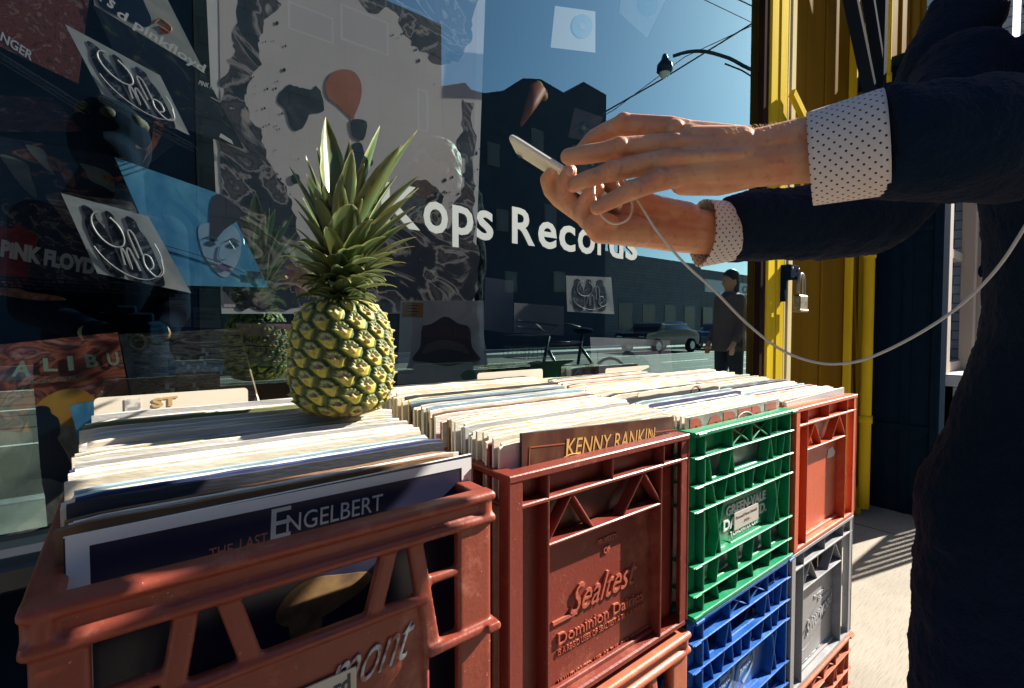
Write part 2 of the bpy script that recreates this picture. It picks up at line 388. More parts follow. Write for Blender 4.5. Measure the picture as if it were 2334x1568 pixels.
mb = MB(); mb.tube(cat_rom([(2.015,.79,1.13),(2.015,.79,1.18),(2.032,.79,1.205),(2.055,.79,1.20),(2.065,.79,1.17),(2.065,.79,1.12)],5),.006,10); sp('shackle', mb, mat('steel',(.30,.29,.28),.35,metal=.8), pl, True)
mb = MB(); mb.box(2.003,.778,1.06,2.077,.806,1.125,ch=.005); mb.box(2.001,.776,1.059,2.079,.808,1.070,ch=.002); sp('lock_body', mb, mat('brass_steel',(.32,.27,.19),.4,(.16,.13,.09),60,metal=.6), pl)
for x,z in ((1.98,1.225),(2.035,1.225)): mb = MB(); mb.sphere((x,.799,z),.0045,10,6); sp('screw', mb, mat('screw_steel',(.3,.3,.3),.4,metal=.8), pl, True)

# dark storefront projecting onto the pavement
dk = empty('dark_storefront',(3.7,.75,0),'nearly black storefront bay jutting out past the yellow wall','building')
mb = MB(); mb.box(3.27,.60,0,3.39,1.6,2.46); mb.box(3.255,.598,0,3.30,.64,2.47,ch=.006); mb.box(3.262,.72,0,3.272,.76,2.46); sp('wall', mb, black_paint, dk)
mb = MB()
for z in (.45,1.5,2.4): mb = MB(); mb.box(3.258,.64,z,3.27,.9,z+.03); sp('panel_rail', mb, black_paint, dk)
# rail that throws the slotted light on the pavement
mb = MB()
for k in range(9): mb.tube([(3.5+k*.11,.33,0),(3.5+k*.11,.33,.9)],.012,8)
for z in (.12,.9): mb.tube([(3.42,.33,z),(4.5,.33,z)],.016,8)
tag(mb.build('railing', black_paint),'low dark railing standing before the black storefront behind the person','railing')

# painted brick building
def brick(name, c1, c2, mortar, sc=1., bw=.22, rh=.075, ms=.006):
    m, nt, b = _nt(name); L = nt.links.new; b.inputs['Roughness'].default_value = .8
    tc = N(nt,'ShaderNodeTexCoord'); mp = N(nt,'ShaderNodeMapping'); mp.inputs['Rotation'].default_value = (R(90),0,0); L(tc.outputs['Object'], mp.inputs['Vector'])
    cb = N(nt,'ShaderNodeCombineXYZ'); sx = N(nt,'ShaderNodeSeparateXYZ'); L(tc.outputs['Object'], sx.inputs[0])
    ad = N(nt,'ShaderNodeMath', operation='ADD'); L(sx.outputs[0], ad.inputs[0]); L(sx.outputs[1], ad.inputs[1]); L(ad.outputs[0], cb.inputs[0]); L(sx.outputs[2], cb.inputs[1])
    br = N(nt,'ShaderNodeTexBrick'); br.inputs['Scale'].default_value = sc; br.inputs['Brick Width'].default_value = bw; br.inputs['Row Height'].default_value = rh; br.inputs['Mortar Size'].default_value = ms
    br.inputs['Color1'].default_value = c4(c1); br.inputs['Color2'].default_value = c4(c2); br.inputs['Mortar'].default_value = c4(mortar); L(cb.outputs[0], br.inputs['Vector'])
    n = N(nt,'ShaderNodeTexNoise'); n.inputs['Scale'].default_value = 2.5; n.inputs['Detail'].default_value = 8; L(tc.outputs['Object'], n.inputs['Vector'])
    r = ramp(nt, [(.35,(.75,.75,.75)),(.6,(1,1,1))]); L(n.outputs['Fac'], r.inputs['Fac'])
    mx = N(nt,'ShaderNodeMixRGB', blend_type='MULTIPLY'); mx.inputs[0].default_value = 1; L(br.outputs[0], mx.inputs[1]); L(r.outputs[0], mx.inputs[2]); L(mx.outputs[0], b.inputs['Base Color'])
    bp = N(nt,'ShaderNodeBump'); bp.inputs['Strength'].default_value = .6; bp.inputs['Distance'].default_value = .006; L(br.outputs['Fac'], bp.inputs['Height']); bp.invert = True; L(bp.outputs[0], b.inputs['Normal'])
    return m
wbrick = brick('white_painted_brick',(.46,.52,.58),(.40,.46,.52),(.16,.18,.22))
wb = empty('brick_building',(5.4,.9,0),'white painted brick building with a sash window at the end of the row','building')
mb = MB(); mb.box(4.41,.72,0,4.75,1.6,.62); mb.box(4.41,.74,.0,5.35,1.6,.60); mb.box(5.35,.62,0,5.75,1.6,5); mb.box(5.75,.74,0,6.4,1.6,5); mb.box(6.4,.5,0,9,1.6,5); mb.box(4.41,.74,2.3,5.35,1.6,5)
sp('wall', mb, wbrick, wb)
mb = MB(); mb.box(4.40,.64,.60,5.42,.80,.68,ch=.006); sp('window_sill', mb, mat('stone_sill',(.6,.58,.55),.8,(.45,.43,.42),12), wb)
mb = MB(); mb.box(4.42,.78,.68,4.52,.86,2.3,ch=.004); mb.box(5.15,.70,.68,5.34,.80,2.3,ch=.004); mb.box(5.02,.74,.68,5.12,.82,2.3,ch=.004); mb.box(4.52,.80,1.5,5.02,.86,1.56); mb.box(4.52,.80,.68,5.02,.86,.75); mb.box(4.52,.9,.68,5.02,.91,2.3,1)
sp('window_frame', mb, [mat('pale_frame_paint',(.42,.35,.30),.6), navy], wb)
mb = MB(); mb.tube([(5.0,.70,1.9),(5.0,.70,1.45)],.006); mb.sphere((5.0,.70,1.42),(.02,.02,.045)); tag(mb.build('hanging_bulb', black_paint, None, True),'small dark bulb hanging in front of the pale window frame','light')

# ================================================================== CRATES
RIM = .847; CH = .282; CD = .375
class Crate:
    def __init__(s, W, D): s.W = W; s.D = D; s.mb = MB()
    def pt(s, side, u, v, d):
        W, D = s.W, s.D; k = u/.335
        if side == 0: return (k*W, d, -v)
        if side == 1: return (W-k*W, D-d, -v)
        if side == 2: return (d, D-k*D, -v)
        return (W-d, k*D, -v)
    def box(s, side, u0, u1, v0, v1, d0, d1, ch=.0012):
        u0 += .0003*side+.0001; u1 -= .0003*side+.0001; v0 += .00028*side; v1 -= .00022*side; d0 += .0002*side; d1 += .00023*side
        a = s.pt(side,u0,v0,d0); b = s.pt(side,u1,v1,d1); s.mb.box(*a, *b, ch=ch)
    def bar(s, side, u0, v0, u1, v1, w, d0, d1, ch=.0012):
        a = Vector(s.pt(side,u0,v0,(d0+d1)/2)); b = Vector(s.pt(side,u1,v1,(d0+d1)/2))
        up = (0,1,0) if side < 2 else (1,0,0)
        s.mb.bar(a, b, w, abs(d1-d0), up, ch)
def floor_of(c):
    W,D = c.W,c.D; c.mb.box(.012,.012,-.279,W-.012,D-.012,-.274)
def crate_B(W=.332, D=CD):
    c = Crate(W,D)
    for sd in range(4):
        e = .0005*sd
        c.box(sd,0,.335,0,.008,0,.021-e); c.box(sd,.003,.332,.0335,.0385,.001+e,.02)
        c.box(sd,.003,.332,.272,.2815,.0015+e,.0215,.002)
        c.box(sd,.018,.317,.006,.036,.0185+e,.0215)                      # recessed band under the lip
        for u in (.057,.165,.273): c.box(sd,u-.0017,u+.0017,.006,.035,.0012,.019)
        for u in (.057,.268): c.box(sd,u-.002,u+.002,.037,.274,.0012,.0225)
        for u in (.0022,.3328): c.box(sd,u-.002,u+.002,.006,.274,.0006,.019)
        c.box(sd,.018,.057,.036,.274,.0187+e,.0222); c.box(sd,.268,.317,.036,.274,.0187+e,.0222)
        c.box(sd,.056,.27,.086,.090,.0015,.0225)
        c.box(sd,.0575,.2675,.089,.274,.0183+e,.0224)
        c.box(sd,.0585,.2665,.266,.2725,.012,.019)
        for a in ((.0575,.085,.094,.039),(.096,.039,.131,.086),(.187,.086,.229,.039),(.231,.039,.267,.084)):
            c.bar(sd,*a,.0035,.0025,.019)
    floor_of(c); return c
def crate_C(W=.335, D=CD):
    c = Crate(W,D)
    hs = [.002,.040,.083,.120,.203,.246]
    for sd in range(4):
        e = .0004*sd
        c.box(sd,-.006,.341,0,.0065,-.003,.021-e); c.box(sd,-.003,.338,.2745,.2812,-.002+e,.02)
        for h in hs[1:]:
            c.box(sd,-.002,.337,h-.0016,h+.0016,e,.0195)
            for (u0,u1) in ((.034,.105),(.125,.23),(.262,.318)):
                c.bar(sd,u0,h+.0002,u1,h+.0002,.0068,.010,.019)
        for u in (.0285,.3225): c.box(sd,u-.0022,u+.0022,.006,.275,.0015,.0205)
        c.box(sd,.286,.289,.006,.203,.0105,.0205)
        for u in (.11,.175,.244): c.box(sd,u-.0016,u+.0016,.006,.04,.002,.0205)
        B = lambda a,w=.0032: c.bar(sd,*a,w,.003,.0203)
        for a in ((.11,.006,.174,.039),(.11,.039,.172,.006),(.177,.006,.243,.039),(.177,.039,.243,.006)): c.bar(sd,*a,.0026,.004+e,.010)
        for a in ((.041,.04,.052,.083),(.052,.083,.064,.12),(.064,.12,.072,.16),(.072,.16,.081,.203),(.078,.16,.062,.203),(.11,.04,.098,.083),(.098,.083,.088,.12),(.088,.12,.073,.16),
                  (.112,.04,.12,.083),(.12,.083,.126,.12),(.15,.086,.153,.12),(.186,.086,.180,.12),(.244,.04,.234,.083),(.234,.083,.222,.12),(.246,.04,.258,.083),(.258,.083,.266,.12),(.304,.04,.294,.083),(.294,.083,.286,.12),
                  (.266,.12,.276,.16),(.286,.12,.276,.16),(.276,.16,.264,.203),(.276,.16,.288,.203),
                  (.075,.206,.068,.246),(.13,.206,.136,.246),(.19,.206,.182,.246),(.25,.206,.256,.246),(.068,.246,.078,.276),(.136,.246,.13,.276),(.182,.246,.19,.276),(.256,.246,.248,.276)): B(a)
        c.box(sd,.072,.272,.121,.202,.0175+e,.0205)
        c.box(sd,.029,.11,.006,.039,.0178+e,.0204); c.box(sd,.244,.321,.006,.039,.0178+e,.0204)
    floor_of(c); return c
def crate_A(W=.331, D=.40):
    c = Crate(W,D)
    for sd in range(4):
        c.box(sd,-.004,.339,.008,.018,-.004,.016,.003); c.box(sd,-.003,.338,.012,.034,.002,.012,.002); c.box(sd,-.004,.339,.030,.040,-.004,.012,.003)
        c.box(sd,0,.029,.036,.276,.001,.012,.002); c.box(sd,.296,.335,.036,.276,.001,.012,.002)
        c.box(sd,-.005,.338,.270,.281,-.004,.013,.003)
        for s_ in (0,1):
            f = (lambda u: u) if s_ else (lambda u: .3305-u)
            c.bar(sd,f(.228),.036,f(.212),.092,.015,.001,.012,.002)
            c.bar(sd,f(.251),.036,f(.270),.146,.015,.0012,.0121,.002)
            c.bar(sd,f(.268),.079,f(.300),.079,.009,.002,.011,.002)
            c.bar(sd,f(.262),.142,f(.338),.142,.009,-.005,.012,.002)
            c.bar(sd,f(.262),.100,f(.262),.276,.006,.001,.012,.002)
        c.box(sd,.068,.265,.088,.098,-.001,.012,.003)
        c.box(sd,.070,.262,.096,.276,.007,.012,.002)
    c.mb.box(.01,.01,-.279,W-.01,D-.01,-.273); return c
def plastic(name, c, c2, wear=.5):
    m, nt, b = _nt(name); L = nt.links.new
    b.inputs['Roughness'].default_value = .42; b.inputs['Specular IOR Level'].default_value = .45
    tc = N(nt,'ShaderNodeTexCoord')
    n = N(nt,'ShaderNodeTexNoise'); n.inputs['Scale'].default_value = 14; n.inputs['Detail'].default_value = 9; n.inputs['Roughness'].default_value = .7; L(tc.outputs['Object'], n.inputs['Vector'])
    r = ramp(nt, [(.28,[x*.62 for x in c]),(.42,c),(.55,c),(.72,c2)]); L(n.outputs['Fac'], r.inputs['Fac'])
    n2 = N(nt,'ShaderNodeTexNoise'); n2.inputs['Scale'].default_value = 260; n2.inputs['Detail'].default_value = 3; L(tc.outputs['Object'], n2.inputs['Vector'])
    r2 = ramp(nt, [(.70,(0,0,0)),(.76,(1,1,1))]); L(n2.outputs['Fac'], r2.inputs['Fac'])
    mx = N(nt,'ShaderNodeMixRGB'); L(r2.outputs[0], mx.inputs[0]); L(r.outputs[0], mx.inputs[1]); mx.inputs[2].default_value = c4([min(1,x*1.3+.12*wear) for x in c2]); L(mx.outputs[0], b.inputs['Base Color'])
    rr = ramp(nt, [(.35,(.32,)*3),(.7,(.6,)*3)]); L(n.outputs['Fac'], rr.inputs['Fac']); L(rr.outputs[0], b.inputs['Roughness'])
    bp = N(nt,'ShaderNodeBump'); bp.inputs['Strength'].default_value = .25; bp.inputs['Distance'].default_value = .0012; L(n2.outputs['Fac'], bp.inputs['Height']); L(bp.outputs[0], b.inputs['Normal'])
    return m
PL = dict(terracotta=plastic('terracotta_plastic',(.235,.048,.028),(.46,.17,.11)), brownred=plastic('brown_red_plastic',(.20,.034,.022),(.36,.11,.07)),
 green=plastic('green_plastic',(.0,.24,.10),(.05,.38,.2)), blue=plastic('blue_plastic',(.004,.10,.40),(.04,.2,.52)),
 orange=plastic('orange_plastic',(.60,.10,.03),(.68,.22,.12)), grey=plastic('grey_plastic',(.27,.27,.285),(.4,.4,.42)), salmon=plastic('salmon_plastic',(.46,.13,.07),(.56,.24,.15)))
mB = crate_B().mb.mesh('crate_ribbed'); mC = crate_C().mb.mesh('crate_lattice')
oA = crate_A().mb.build('tmp', []) if False else None
cA = crate_A(); oA = bpy.data.objects.new('tmpA', cA.mb.mesh('crate_smooth')); COL.objects.link(oA); remesh(oA, .0016, 5, .55); mA = oA.data; bpy.data.objects.remove(oA)
for me in (mB, mC):
    bm = bmesh.new(); bm.from_mesh(me); bmesh.ops.recalc_face_normals(bm, faces=bm.faces); bm.to_mesh(me); bm.free()
def crate(kind, loc, pm, label, rz=0.):
    src = dict(A=mA,B=mB,C=mC)[kind]
    root = empty('milk_crate', (loc[0],loc[1],loc[2]-CH), label, 'crate', 'milk crates stacked before the shop window'); root.rotation_euler.z = rz
    me = src.copy(); me.materials.clear(); me.materials.append(pm)
    o = bpy.data.objects.new('crate_shell', me); COL.objects.link(o); o.parent = root; o.location = (0,0,CH)
    if kind == 'A': me.polygons.foreach_set('use_smooth',[True]*len(me.polygons))
    return root
def on_crate(root, mb, name, m, smooth=False):
    o = mb.build(name, m, None, smooth); o.parent = root; o.location = (0,0,CH); return o
SH = [0,0,None,'',None]                 # x of the crate, level, crate, part name: raised text lies on the recessed panel
def ctext(mb, s, u0, u1, v_base, v_top, d=.0178, th=.0012, bold=.02, shear=0, W=.332, tilt=0):
    k = W/.335; uc = (u0+u1)/2; du = d*(SH[0]+uc)/.39 if SH[2] else 0; dv = d*(.153+SH[1]*CH+v_base)/.39 if SH[2] else 0
    u0 += du; u1 += du; v_base += dv; v_top += dv; u1 = min(u1,.2655)
    if SH[2]:
        m_ = MB(); put_text(m_, s, (u0*k,d+.0006,-v_base), ((u1-u0)*k,0,tilt), (0,0,v_base-v_top), th+.0006, bold, shear); on_crate(SH[2], m_, SH[3], SH[4]); return
    put_text(mb, s, (u0*k,d+.0006,-v_base), ((u1-u0)*k,0,tilt), (0,0,v_base-v_top), th+.0006, bold, shear)
FY = .388
X0 = [-.050, .304, .648, .987]
terr = PL['terracotta']
c = crate('A', (X0[0],FY,RIM), terr, 'terracotta crate in the foreground holding records and the pineapple, wide smooth rim')
c1 = c
mb = MB(); ctext(mb,'mont',.168,.246,.150,.120,.0052,.0006,-.008,.7,.338,.010); on_crate(c1, mb, 'printed_script', mat('pale_print',(.50,.52,.54),.6,(.3,.14,.1),120,.45,.6))
mb = MB(); mb.box(.135,.0040,-.205,.194,.0054,-.129); mb.mi=[0]*len(mb.f); put_text(mb,'Record',(.141,.0039,-.149),(.048,0,.003),(0,0,.014),.0004,.03,mi=1); put_text(mb,'Store',(.139,.0039,-.182),(.045,0,.002),(0,0,.012),.0004,.03,mi=1)
on_crate(c1, mb, 'paper_sticker', [mat('sticker_paper',(.62,.58,.48),.7), M['ink']])
crate('B', (X0[0]+.003,FY+.003,RIM-CH), PL['brownred'], 'brown crate directly under the foreground terracotta crate')
crate('A', (X0[0]+.002,FY,RIM-2*CH), PL['salmon'], 'bottom crate of the nearest stack, standing on the pavement')
c2 = crate('B', (X0[1],FY+.002,RIM), PL['brownred'], 'brown red ribbed crate with raised dairy lettering, second from the left')
SH[:] = [X0[1],0,c2,'raised_lettering',plastic('worn_brown_red_plastic',(.42,.11,.07),(.5,.2,.14))]
ctext(mb,'OF',.146,.158,.122,.113,bold=.03); ctext(mb,'PROPERTY',.135,.172,.108,.101,bold=.03); ctext(mb,'Sealtest',.085,.212,.176,.142,shear=.5,bold=.0,th=.0026); ctext(mb,'-',.060,.100,.178,.174,bold=.0,th=.0022)
ctext(mb,'Dominion Dairies',.066,.228,.204,.190,bold=.0,th=.002); ctext(mb,"IS A REG'D USER OF SEALTEST A TRADE MARK",.066,.230,.216,.209,bold=.0); ctext(mb,'UNAUTHORIZED  USE  OF  THIS  CASE  PROHIBITED',.066,.252,.252,.244,bold=.0)
SH[2] = None
crate('A', (X0[1]+.0,FY,RIM-CH), PL['salmon'], 'salmon crate with a thick rounded rim under the lettered brown crate')
crate('B', (X0[1]+.004,FY,RIM-2*CH), PL['brownred'], 'bottom crate of the second stack from the left')
c3 = crate('C', (X0[2],FY,RIM), PL['green'], 'green lattice crate with white dairy lettering and a small sticker')
wp = mat('worn_white_print',(.8,.82,.8),.6,(.55,.62,.6),90)
SH[:] = [X0[2],0,c3,'printed_lettering',wp]
ctext(mb,'GREEN-VALE',.086,.225,.146,.129,.0160,.0006,.03,W=.335); ctext(mb,'DAIRY LTD.',.078,.230,.168,.150,.0160,.0005,.03,W=.335); ctext(mb,'TORONTO, ONT.',.100,.206,.183,.173,.0160,.0006,.03,W=.335)
SH[2] = None
mb = MB(); mb.box(.143,.0140,-.187,.228,.0155,-.158); put_text(mb,'Personal Menu Animals',(.148,.0139,-.169),(.074,0,.0),(0,0,.005),.0003,.0,mi=1); put_text(mb,'- 1973 -',(.170,.0139,-.180),(.03,0,.0),(0,0,.005),.0003,.0,mi=1)
on_crate(c3, mb, 'small_sticker', [mat('grey_sticker',(.5,.46,.42),.7), mat('brown_ink',(.2,.12,.1),.7)])
c3b = crate('C', (X0[2]+.004,FY+.002,RIM-CH), PL['blue'], 'blue lattice crate with a pale wavy emblem, under the green crate')
mb = MB()
for dx in (0,.072):
    P = [(.088+dx,.0168,-.170),(.10+dx,.0168,-.150),(.130+dx,.0168,-.150),(.125+dx,.0168,-.135)]
    mb.tube(cat_rom([(.092+dx,.0172,-.176),(.1+dx,.0172,-.150),(.13+dx,.0172,-.148),(.138+dx,.0172,-.132)],6),.004,6)
    mb.tube(cat_rom([(.112+dx,.0172,-.188),(.135+dx,.0172,-.176),(.15+dx,.0172,-.160),(.15+dx,.0172,-.140)],6),.003,6)
    put_text(mb,'DONLANDS',(.104+dx,.0170,-.172),(.042,0,.010),(0,0,.010),.0006,.03)
on_crate(c3b, mb, 'printed_emblem', mat('pale_blue_print',(.35,.5,.68),.6))
crate('B', (X0[2],FY,RIM-2*CH), PL['terracotta'], 'bottom crate of the third stack, under the blue crate')
k4 = crate('B', (X0[3]+.002,FY-.002,RIM), PL['orange'], 'bright orange ribbed crate on top of the farthest stack')
mb = MB(); mb.prism([(.205,.0178,-.131),(.211,.0178,-.113),(.236,.0178,-.111),(.252,.0178,-.125),(.245,.0178,-.133),(.22,.0178,-.134)],(0,-1,0),.0006); on_crate(k4, mb, 'torn_label', mat('torn_label_paper',(.75,.70,.62),.8))
k4b = crate('B', (X0[3],FY,RIM-CH), PL['grey'], 'grey ribbed crate with a raised oval dairy emblem, in the farthest stack')
mb = MB(); E = [(.168+.080*math.cos(a),.0185,-.196+.028*math.sin(a)+ .03*math.cos(a)) for a in np.linspace(0,2*math.pi,33)]
mb.tube(E,.0016,6,cap=False); on_crate(k4b, mb, 'raised_oval', PL['grey'])
SH[:] = [X0[3]-.6,.5,k4b,'raised_lettering',plastic('worn_grey_plastic',(.42,.42,.44),(.5,.5,.52))]
ctext(mb,'Silverwood',.095,.235,.192,.162,shear=.2,th=.0018,tilt=.03); ctext(mb,'PROPERTY',.135,.19,.128,.121); ctext(mb,'OF',.155,.17,.138,.131); ctext(mb,'UNAUTHORIZED USE PROHIBITED',.065,.255,.245,.238)
SH[2] = None
crate('C', (X0[3]+.002,FY,RIM-2*CH), PL['salmon'], 'salmon lattice crate at the bottom of the farthest stack')

# ================================================================== RECORDS
def paper(name, c, c2=None, rough=.75):
    return mat(name, c, rough, c2 or [x*.72 for x in c], 22, .3, .75, bump=.3, bscale=120, stretch=(.6,1,3))
PAL = [('cream', paper('sleeve_cream',(.80,.74,.62),(.60,.50,.36)), 36), ('white', paper('sleeve_white',(.84,.82,.76),(.68,.62,.50)), 30), ('yellowed', paper('sleeve_yellowed',(.70,.60,.40),(.48,.38,.22)), 8),
 ('grey', paper('sleeve_grey',(.50,.50,.50)), 10), ('dark', paper('sleeve_dark',(.03,.035,.05)), 7), ('dark red', paper('sleeve_red',(.30,.035,.05)), 3), ('navy blue', paper('sleeve_navy',(.03,.05,.16)), 2), ('pale blue', paper('sleeve_blue',(.35,.50,.58)), 3), ('brown', paper('sleeve_brown',(.22,.12,.06)), 5), ('olive', paper('sleeve_olive',(.2,.22,.08)), 2)]
WT = [p[2] for p in PAL]
def sleeve_mesh(w, h, t):
    """a record sleeve: thin upright board with worn top corners, wavy top edge and a slit where it opens"""
    n = 18; mb = MB(); vs = []; ph = random.uniform(0,50)
    for j, yy in enumerate((0,t*.38,t*.5,t*.62,t)):
        for i in range(n+1):
            x = w*i/n; e = min(i, n-i)
            z = h + .0016*mnoise.noise(Vector((x*26+ph,j*.9,0))) - (.0018*random.random()+.001 if e==0 else 0)
            if j == 2: z -= .0009
            if j in (0,4): z -= .0005
            y = yy + .0011*mnoise.noise(Vector((x*7,ph,1)))
            vs.append((x,y,z))
    for i in range(n+1):
        x = w*i/n; vs.append((x,0,0))
    for i in range(n+1):
        x = w*i/n; vs.append((x,t,0))
    m = n+1; fs = []
    for j in range(4):
        for i in range(n): fs.append((j*m+i,(j+1)*m+i,(j+1)*m+i+1,j*m+i+1))
    for i in range(n): fs.append((5*m+i,i,i+1,5*m+i+1)); fs.append((6*m+i,6*m+i+1,4*m+i+1,4*m+i)); fs.append((5*m+i,5*m+i+1,6*m+i+1,6*m+i))
    fs.append((5*m,6*m,4*m,3*m,2*m,m,0)); fs.append((5*m+n,n,m+n,2*m+n,3*m+n,4*m+n,6*m+n))
    mb.add(vs, fs); return mb
def add_sleeve(x, y, w, t, ztop, m, label, group, name='record_sleeve', lean=0., yaw=0., zbot=None):
    zb = RIM-CH+.010 if zbot is None else zbot
    h = ztop-zb; mb = sleeve_mesh(w,h,t); o = mb.build(name, m); o.location = (x,y,zb); o.rotation_euler = (lean,0,yaw)
    return tag(o, label, 'record', group)
def fill(k, x, w, y0, y1, zf, zb_, where, skip=()):
    y = y0; i = 0
    while y < y1:
        t = random.choice((.003,.0032,.0036,.004,.0044,.0056)); f = (y-y0)/(y1-y0)
        g = random.choices(range(len(PAL)), WT)[0]; nm, pm, _ = PAL[g]
        if not any(a <= y <= b for a,b in skip):
            z = zf+(zb_-zf)*f+random.uniform(-.006,.004); dx = random.uniform(-.005,.005)
            add_sleeve(x+dx, y, w, t, z, pm, f'{nm} edged record sleeve packed upright in the {where}', f'records packed in the {where}', lean=-.02*f+.006*math.sin(i*1.3), yaw=random.uniform(-.004,.004))
        y += t+random.choice((.0008,.001,.0016,.003,.0048)); i += 1
Z = lambda r: EYE+r
fill(0, X0[0]+.013, .314, .446, .725, Z(-.133), Z(-.102), 'foreground terracotta crate', [(.735,.741)])
fill(1, X0[1]+.012, .308, .421, .730, Z(-.124), Z(-.097), 'lettered brown crate')
fill(2, X0[2]+.012, .311, .419, .728, Z(-.134), Z(-.103), 'green lattice crate')
fill(3, X0[3]+.014, .308, .417, .728, Z(-.141), Z(-.120), 'orange crate')
# front records with their printed covers
def uvq(o): pass
def front_album(x0, x1, y, z1a, z1b, t, mface, medge, label):
    zb = RIM-CH+.010; mb = MB()
    vs = [(x0,y,zb),(x1,y,zb),(x1,y,z1b),(x0,y,z1a),(x0,y+t,zb),(x1,y+t,zb),(x1,y+t,z1b),(x0,y+t,z1a)]
    mb.add(vs, [(0,1,2,3)], 0); mb.add(vs, [(4,7,6,5),(0,4,5,1),(1,5,6,2),(2,6,7,3),(3,7,4,0)], 1)
    me = mb.mesh('album'); me.materials.append(mface); me.materials.append(medge); me.polygons.foreach_set('material_index',[0,1,1,1,1,1])
    uvl = me.uv_layers.new(name='UVMap')
    for lp, q in zip(me.polygons[0].loop_indices, ((0,0),(1,0),(1,1),(0,1))): uvl.data[lp].uv = q
    root = bpy.data.objects.new('record_sleeve', me); COL.objects.link(root); return tag(root, label, 'record')
def tpl(mb, s, bl, br, tl, Y, bold=.02, shear=0, th=.0004, mi=0):
    a,b_,c_ = atY(*bl,Y),atY(*br,Y),atY(*tl,Y); put_text(mb, s, a, b_-a, c_-a, th, bold, shear, mi, n=Vector((0,-1,0)))
Y1 = .432
al = front_album(X0[0]+.014,X0[0]+.336,Y1,Z(-.139),Z(-.135),.004, art('engraved_navy',[(.0,(.012,.014,.04)),(.5,(.018,.02,.05)),(1,(.05,.04,.11))],1.2,.5,4), PAL[1][1], 'navy album with a white border and pale serif title, front record of the foreground crate')
xL, xR = X0[0]+.014, X0[0]+.336
mb = MB(); zt = Z(-.137)
mb.box(xL+.001,Y1-.0006,zt-.010,xR-.001,Y1-.0001,zt-.001); mb.box(xL+.001,Y1-.0006,RIM-CH+.02,xL+.013,Y1-.0001,zt-.010); mb.box(xR-.013,Y1-.0006,RIM-CH+.02,xR-.001,Y1-.0001,zt-.010)
o = mb.build('white_border', M['white_print'], al)
def c2p(x,y): return ((600+x/2.529)/1.0968,(1100+y/2.529)/1.0968)
def c1p(x,y): return ((x/2.529)/1.0968,(1100+y/2.529)/1.0968)
mb = MB(); yt = Y1-.0001
tpl(mb,'E',c2p(192,632),c2p(318,600),c2p(200,440),yt,.0)
tpl(mb,'NGELBERT',c2p(292,590),c2p(900,440),c2p(296,475),yt,.0)
o = mb.build('title_lettering', mat('pale_title_print',(.62,.60,.56),.5), al)
mb = MB(); tpl(mb,'LAST',c1p(1515,700),c1p(1690,655),c1p(1518,625),yt,.0); tpl(mb,'THE',c1p(1320,755),c1p(1470,715),c1p(1322,690),yt,.0)
mb.build('small_title', mat('rose_title_print',(.40,.14,.10),.5), al)
# lower picture seen through the crate openings
mb = MB()
def blob(cx, cz, rx, rz, Y, n=24, w=.15, ph=0.): return [(cx+rx*math.cos(a)*(1+w*math.sin(2*a+ph)+w*.5*math.sin(3*a+1+ph)), Y, cz+rz*math.sin(a)*(1+w*math.cos(3*a+ph))) for a in np.linspace(0,2*math.pi,n,endpoint=False)]
mb.prism(blob(.13,Z(-.235),.04,.018,Y1-.0001),(0,-1,0),.0005); mb.prism(blob(.115,Z(-.252),.012,.02,Y1-.0001,ph=2),(0,-1,0),.0004)
mb.build('cover_picture', mat('tan_picture_print',(.33,.2,.08),.5,(.12,.07,.05),40), al)
Y2 = .4135
a2 = front_album(X0[1]+.036,X0[1]+.326,Y2,Z(-.117),Z(-.131),.004, art('brown_rust',[(.3,(.05,.018,.014)),(.5,(.085,.028,.018)),(.68,(.15,.07,.03))],5,1.5,8), PAL[4][1], 'brown album with gold art nouveau lettering at the front of the lettered crate')
def c3p(x,y): return ((1200+x/2.613)/1.0968,(600+y/2.613)/1.0968)
mb = MB()
tpl(mb,'KENNY',c3p(560,1410),c3p(845,1370),c3p(575,1300),Y2-.0001,.0); tpl(mb,'RANKIN',c3p(875,1372),c3p(1135,1325),c3p(885,1262),Y2-.0001,.0)
for q in (((560,1480),(570,1300)),((1140,1345),(1120,1240))): mb.bar(atY(*c3p(*q[0]),Y2-.0004),atY(*c3p(*q[1]),Y2-.0004),.0016,.0008,(0,1,0))
for (p,dy) in (((600,1420),0),((700,1455),0),((860,1400),0)):
    cc = atY(*c3p(*p),Y2-.0006); mb.tube([cc+Vector((.022*math.cos(a),0,.012*math.sin(a)-.008)) for a in np.linspace(.2,3.0,14)],.0007,5)
mb.build('title_lettering', mat('gold_title_print',(.66,.40,.12),.5), a2)
mb = MB()
for q in ((320,1500,325,1355),(325,1355,555,1330),(1140,1255,1285,1238),(1285,1238,1280,1330)): mb.bar(atY(*c3p(q[0],q[1]),Y2-.0003),atY(*c3p(q[2],q[3]),Y2-.0003),.0011,.0006,(0,1,0))
mb.build('printed_border', mat('rust_line_print',(.35,.08,.03),.5), a2)
Y3 = .4110
a3 = front_album(X0[2]+.012,X0[2]+.322,Y3,Z(-.136),Z(-.135),.004, art('grey_green_cover',[(.35,(.12,.14,.13)),(.6,(.3,.3,.28))],6,1,6), PAL[0][1], 'grey album with big red block letters at the front of the green crate')
mb = MB(); x0 = X0[2]+.02
for i,ch in enumerate('ROBERT'): put_text(mb, ch, (x0+i*.049,Y3-.0001,Z(-.186)), (.046,0,0), (0,0,.047), .0005, .06, n=Vector((0,-1,0)))
mb.build('title_lettering', mat('red_title_print',(.48,.07,.035),.5,(.30,.05,.03),60), a3)
mb = MB(); mb.tube([(X0[2]+.19+.035*math.cos(a),Y3-.001,Z(-.168)+.022*math.sin(a)) for a in np.linspace(.1,3.0,14)],.0009,5); mb.build('torn_tape', M['white_print'], a3)
Y4 = .4100
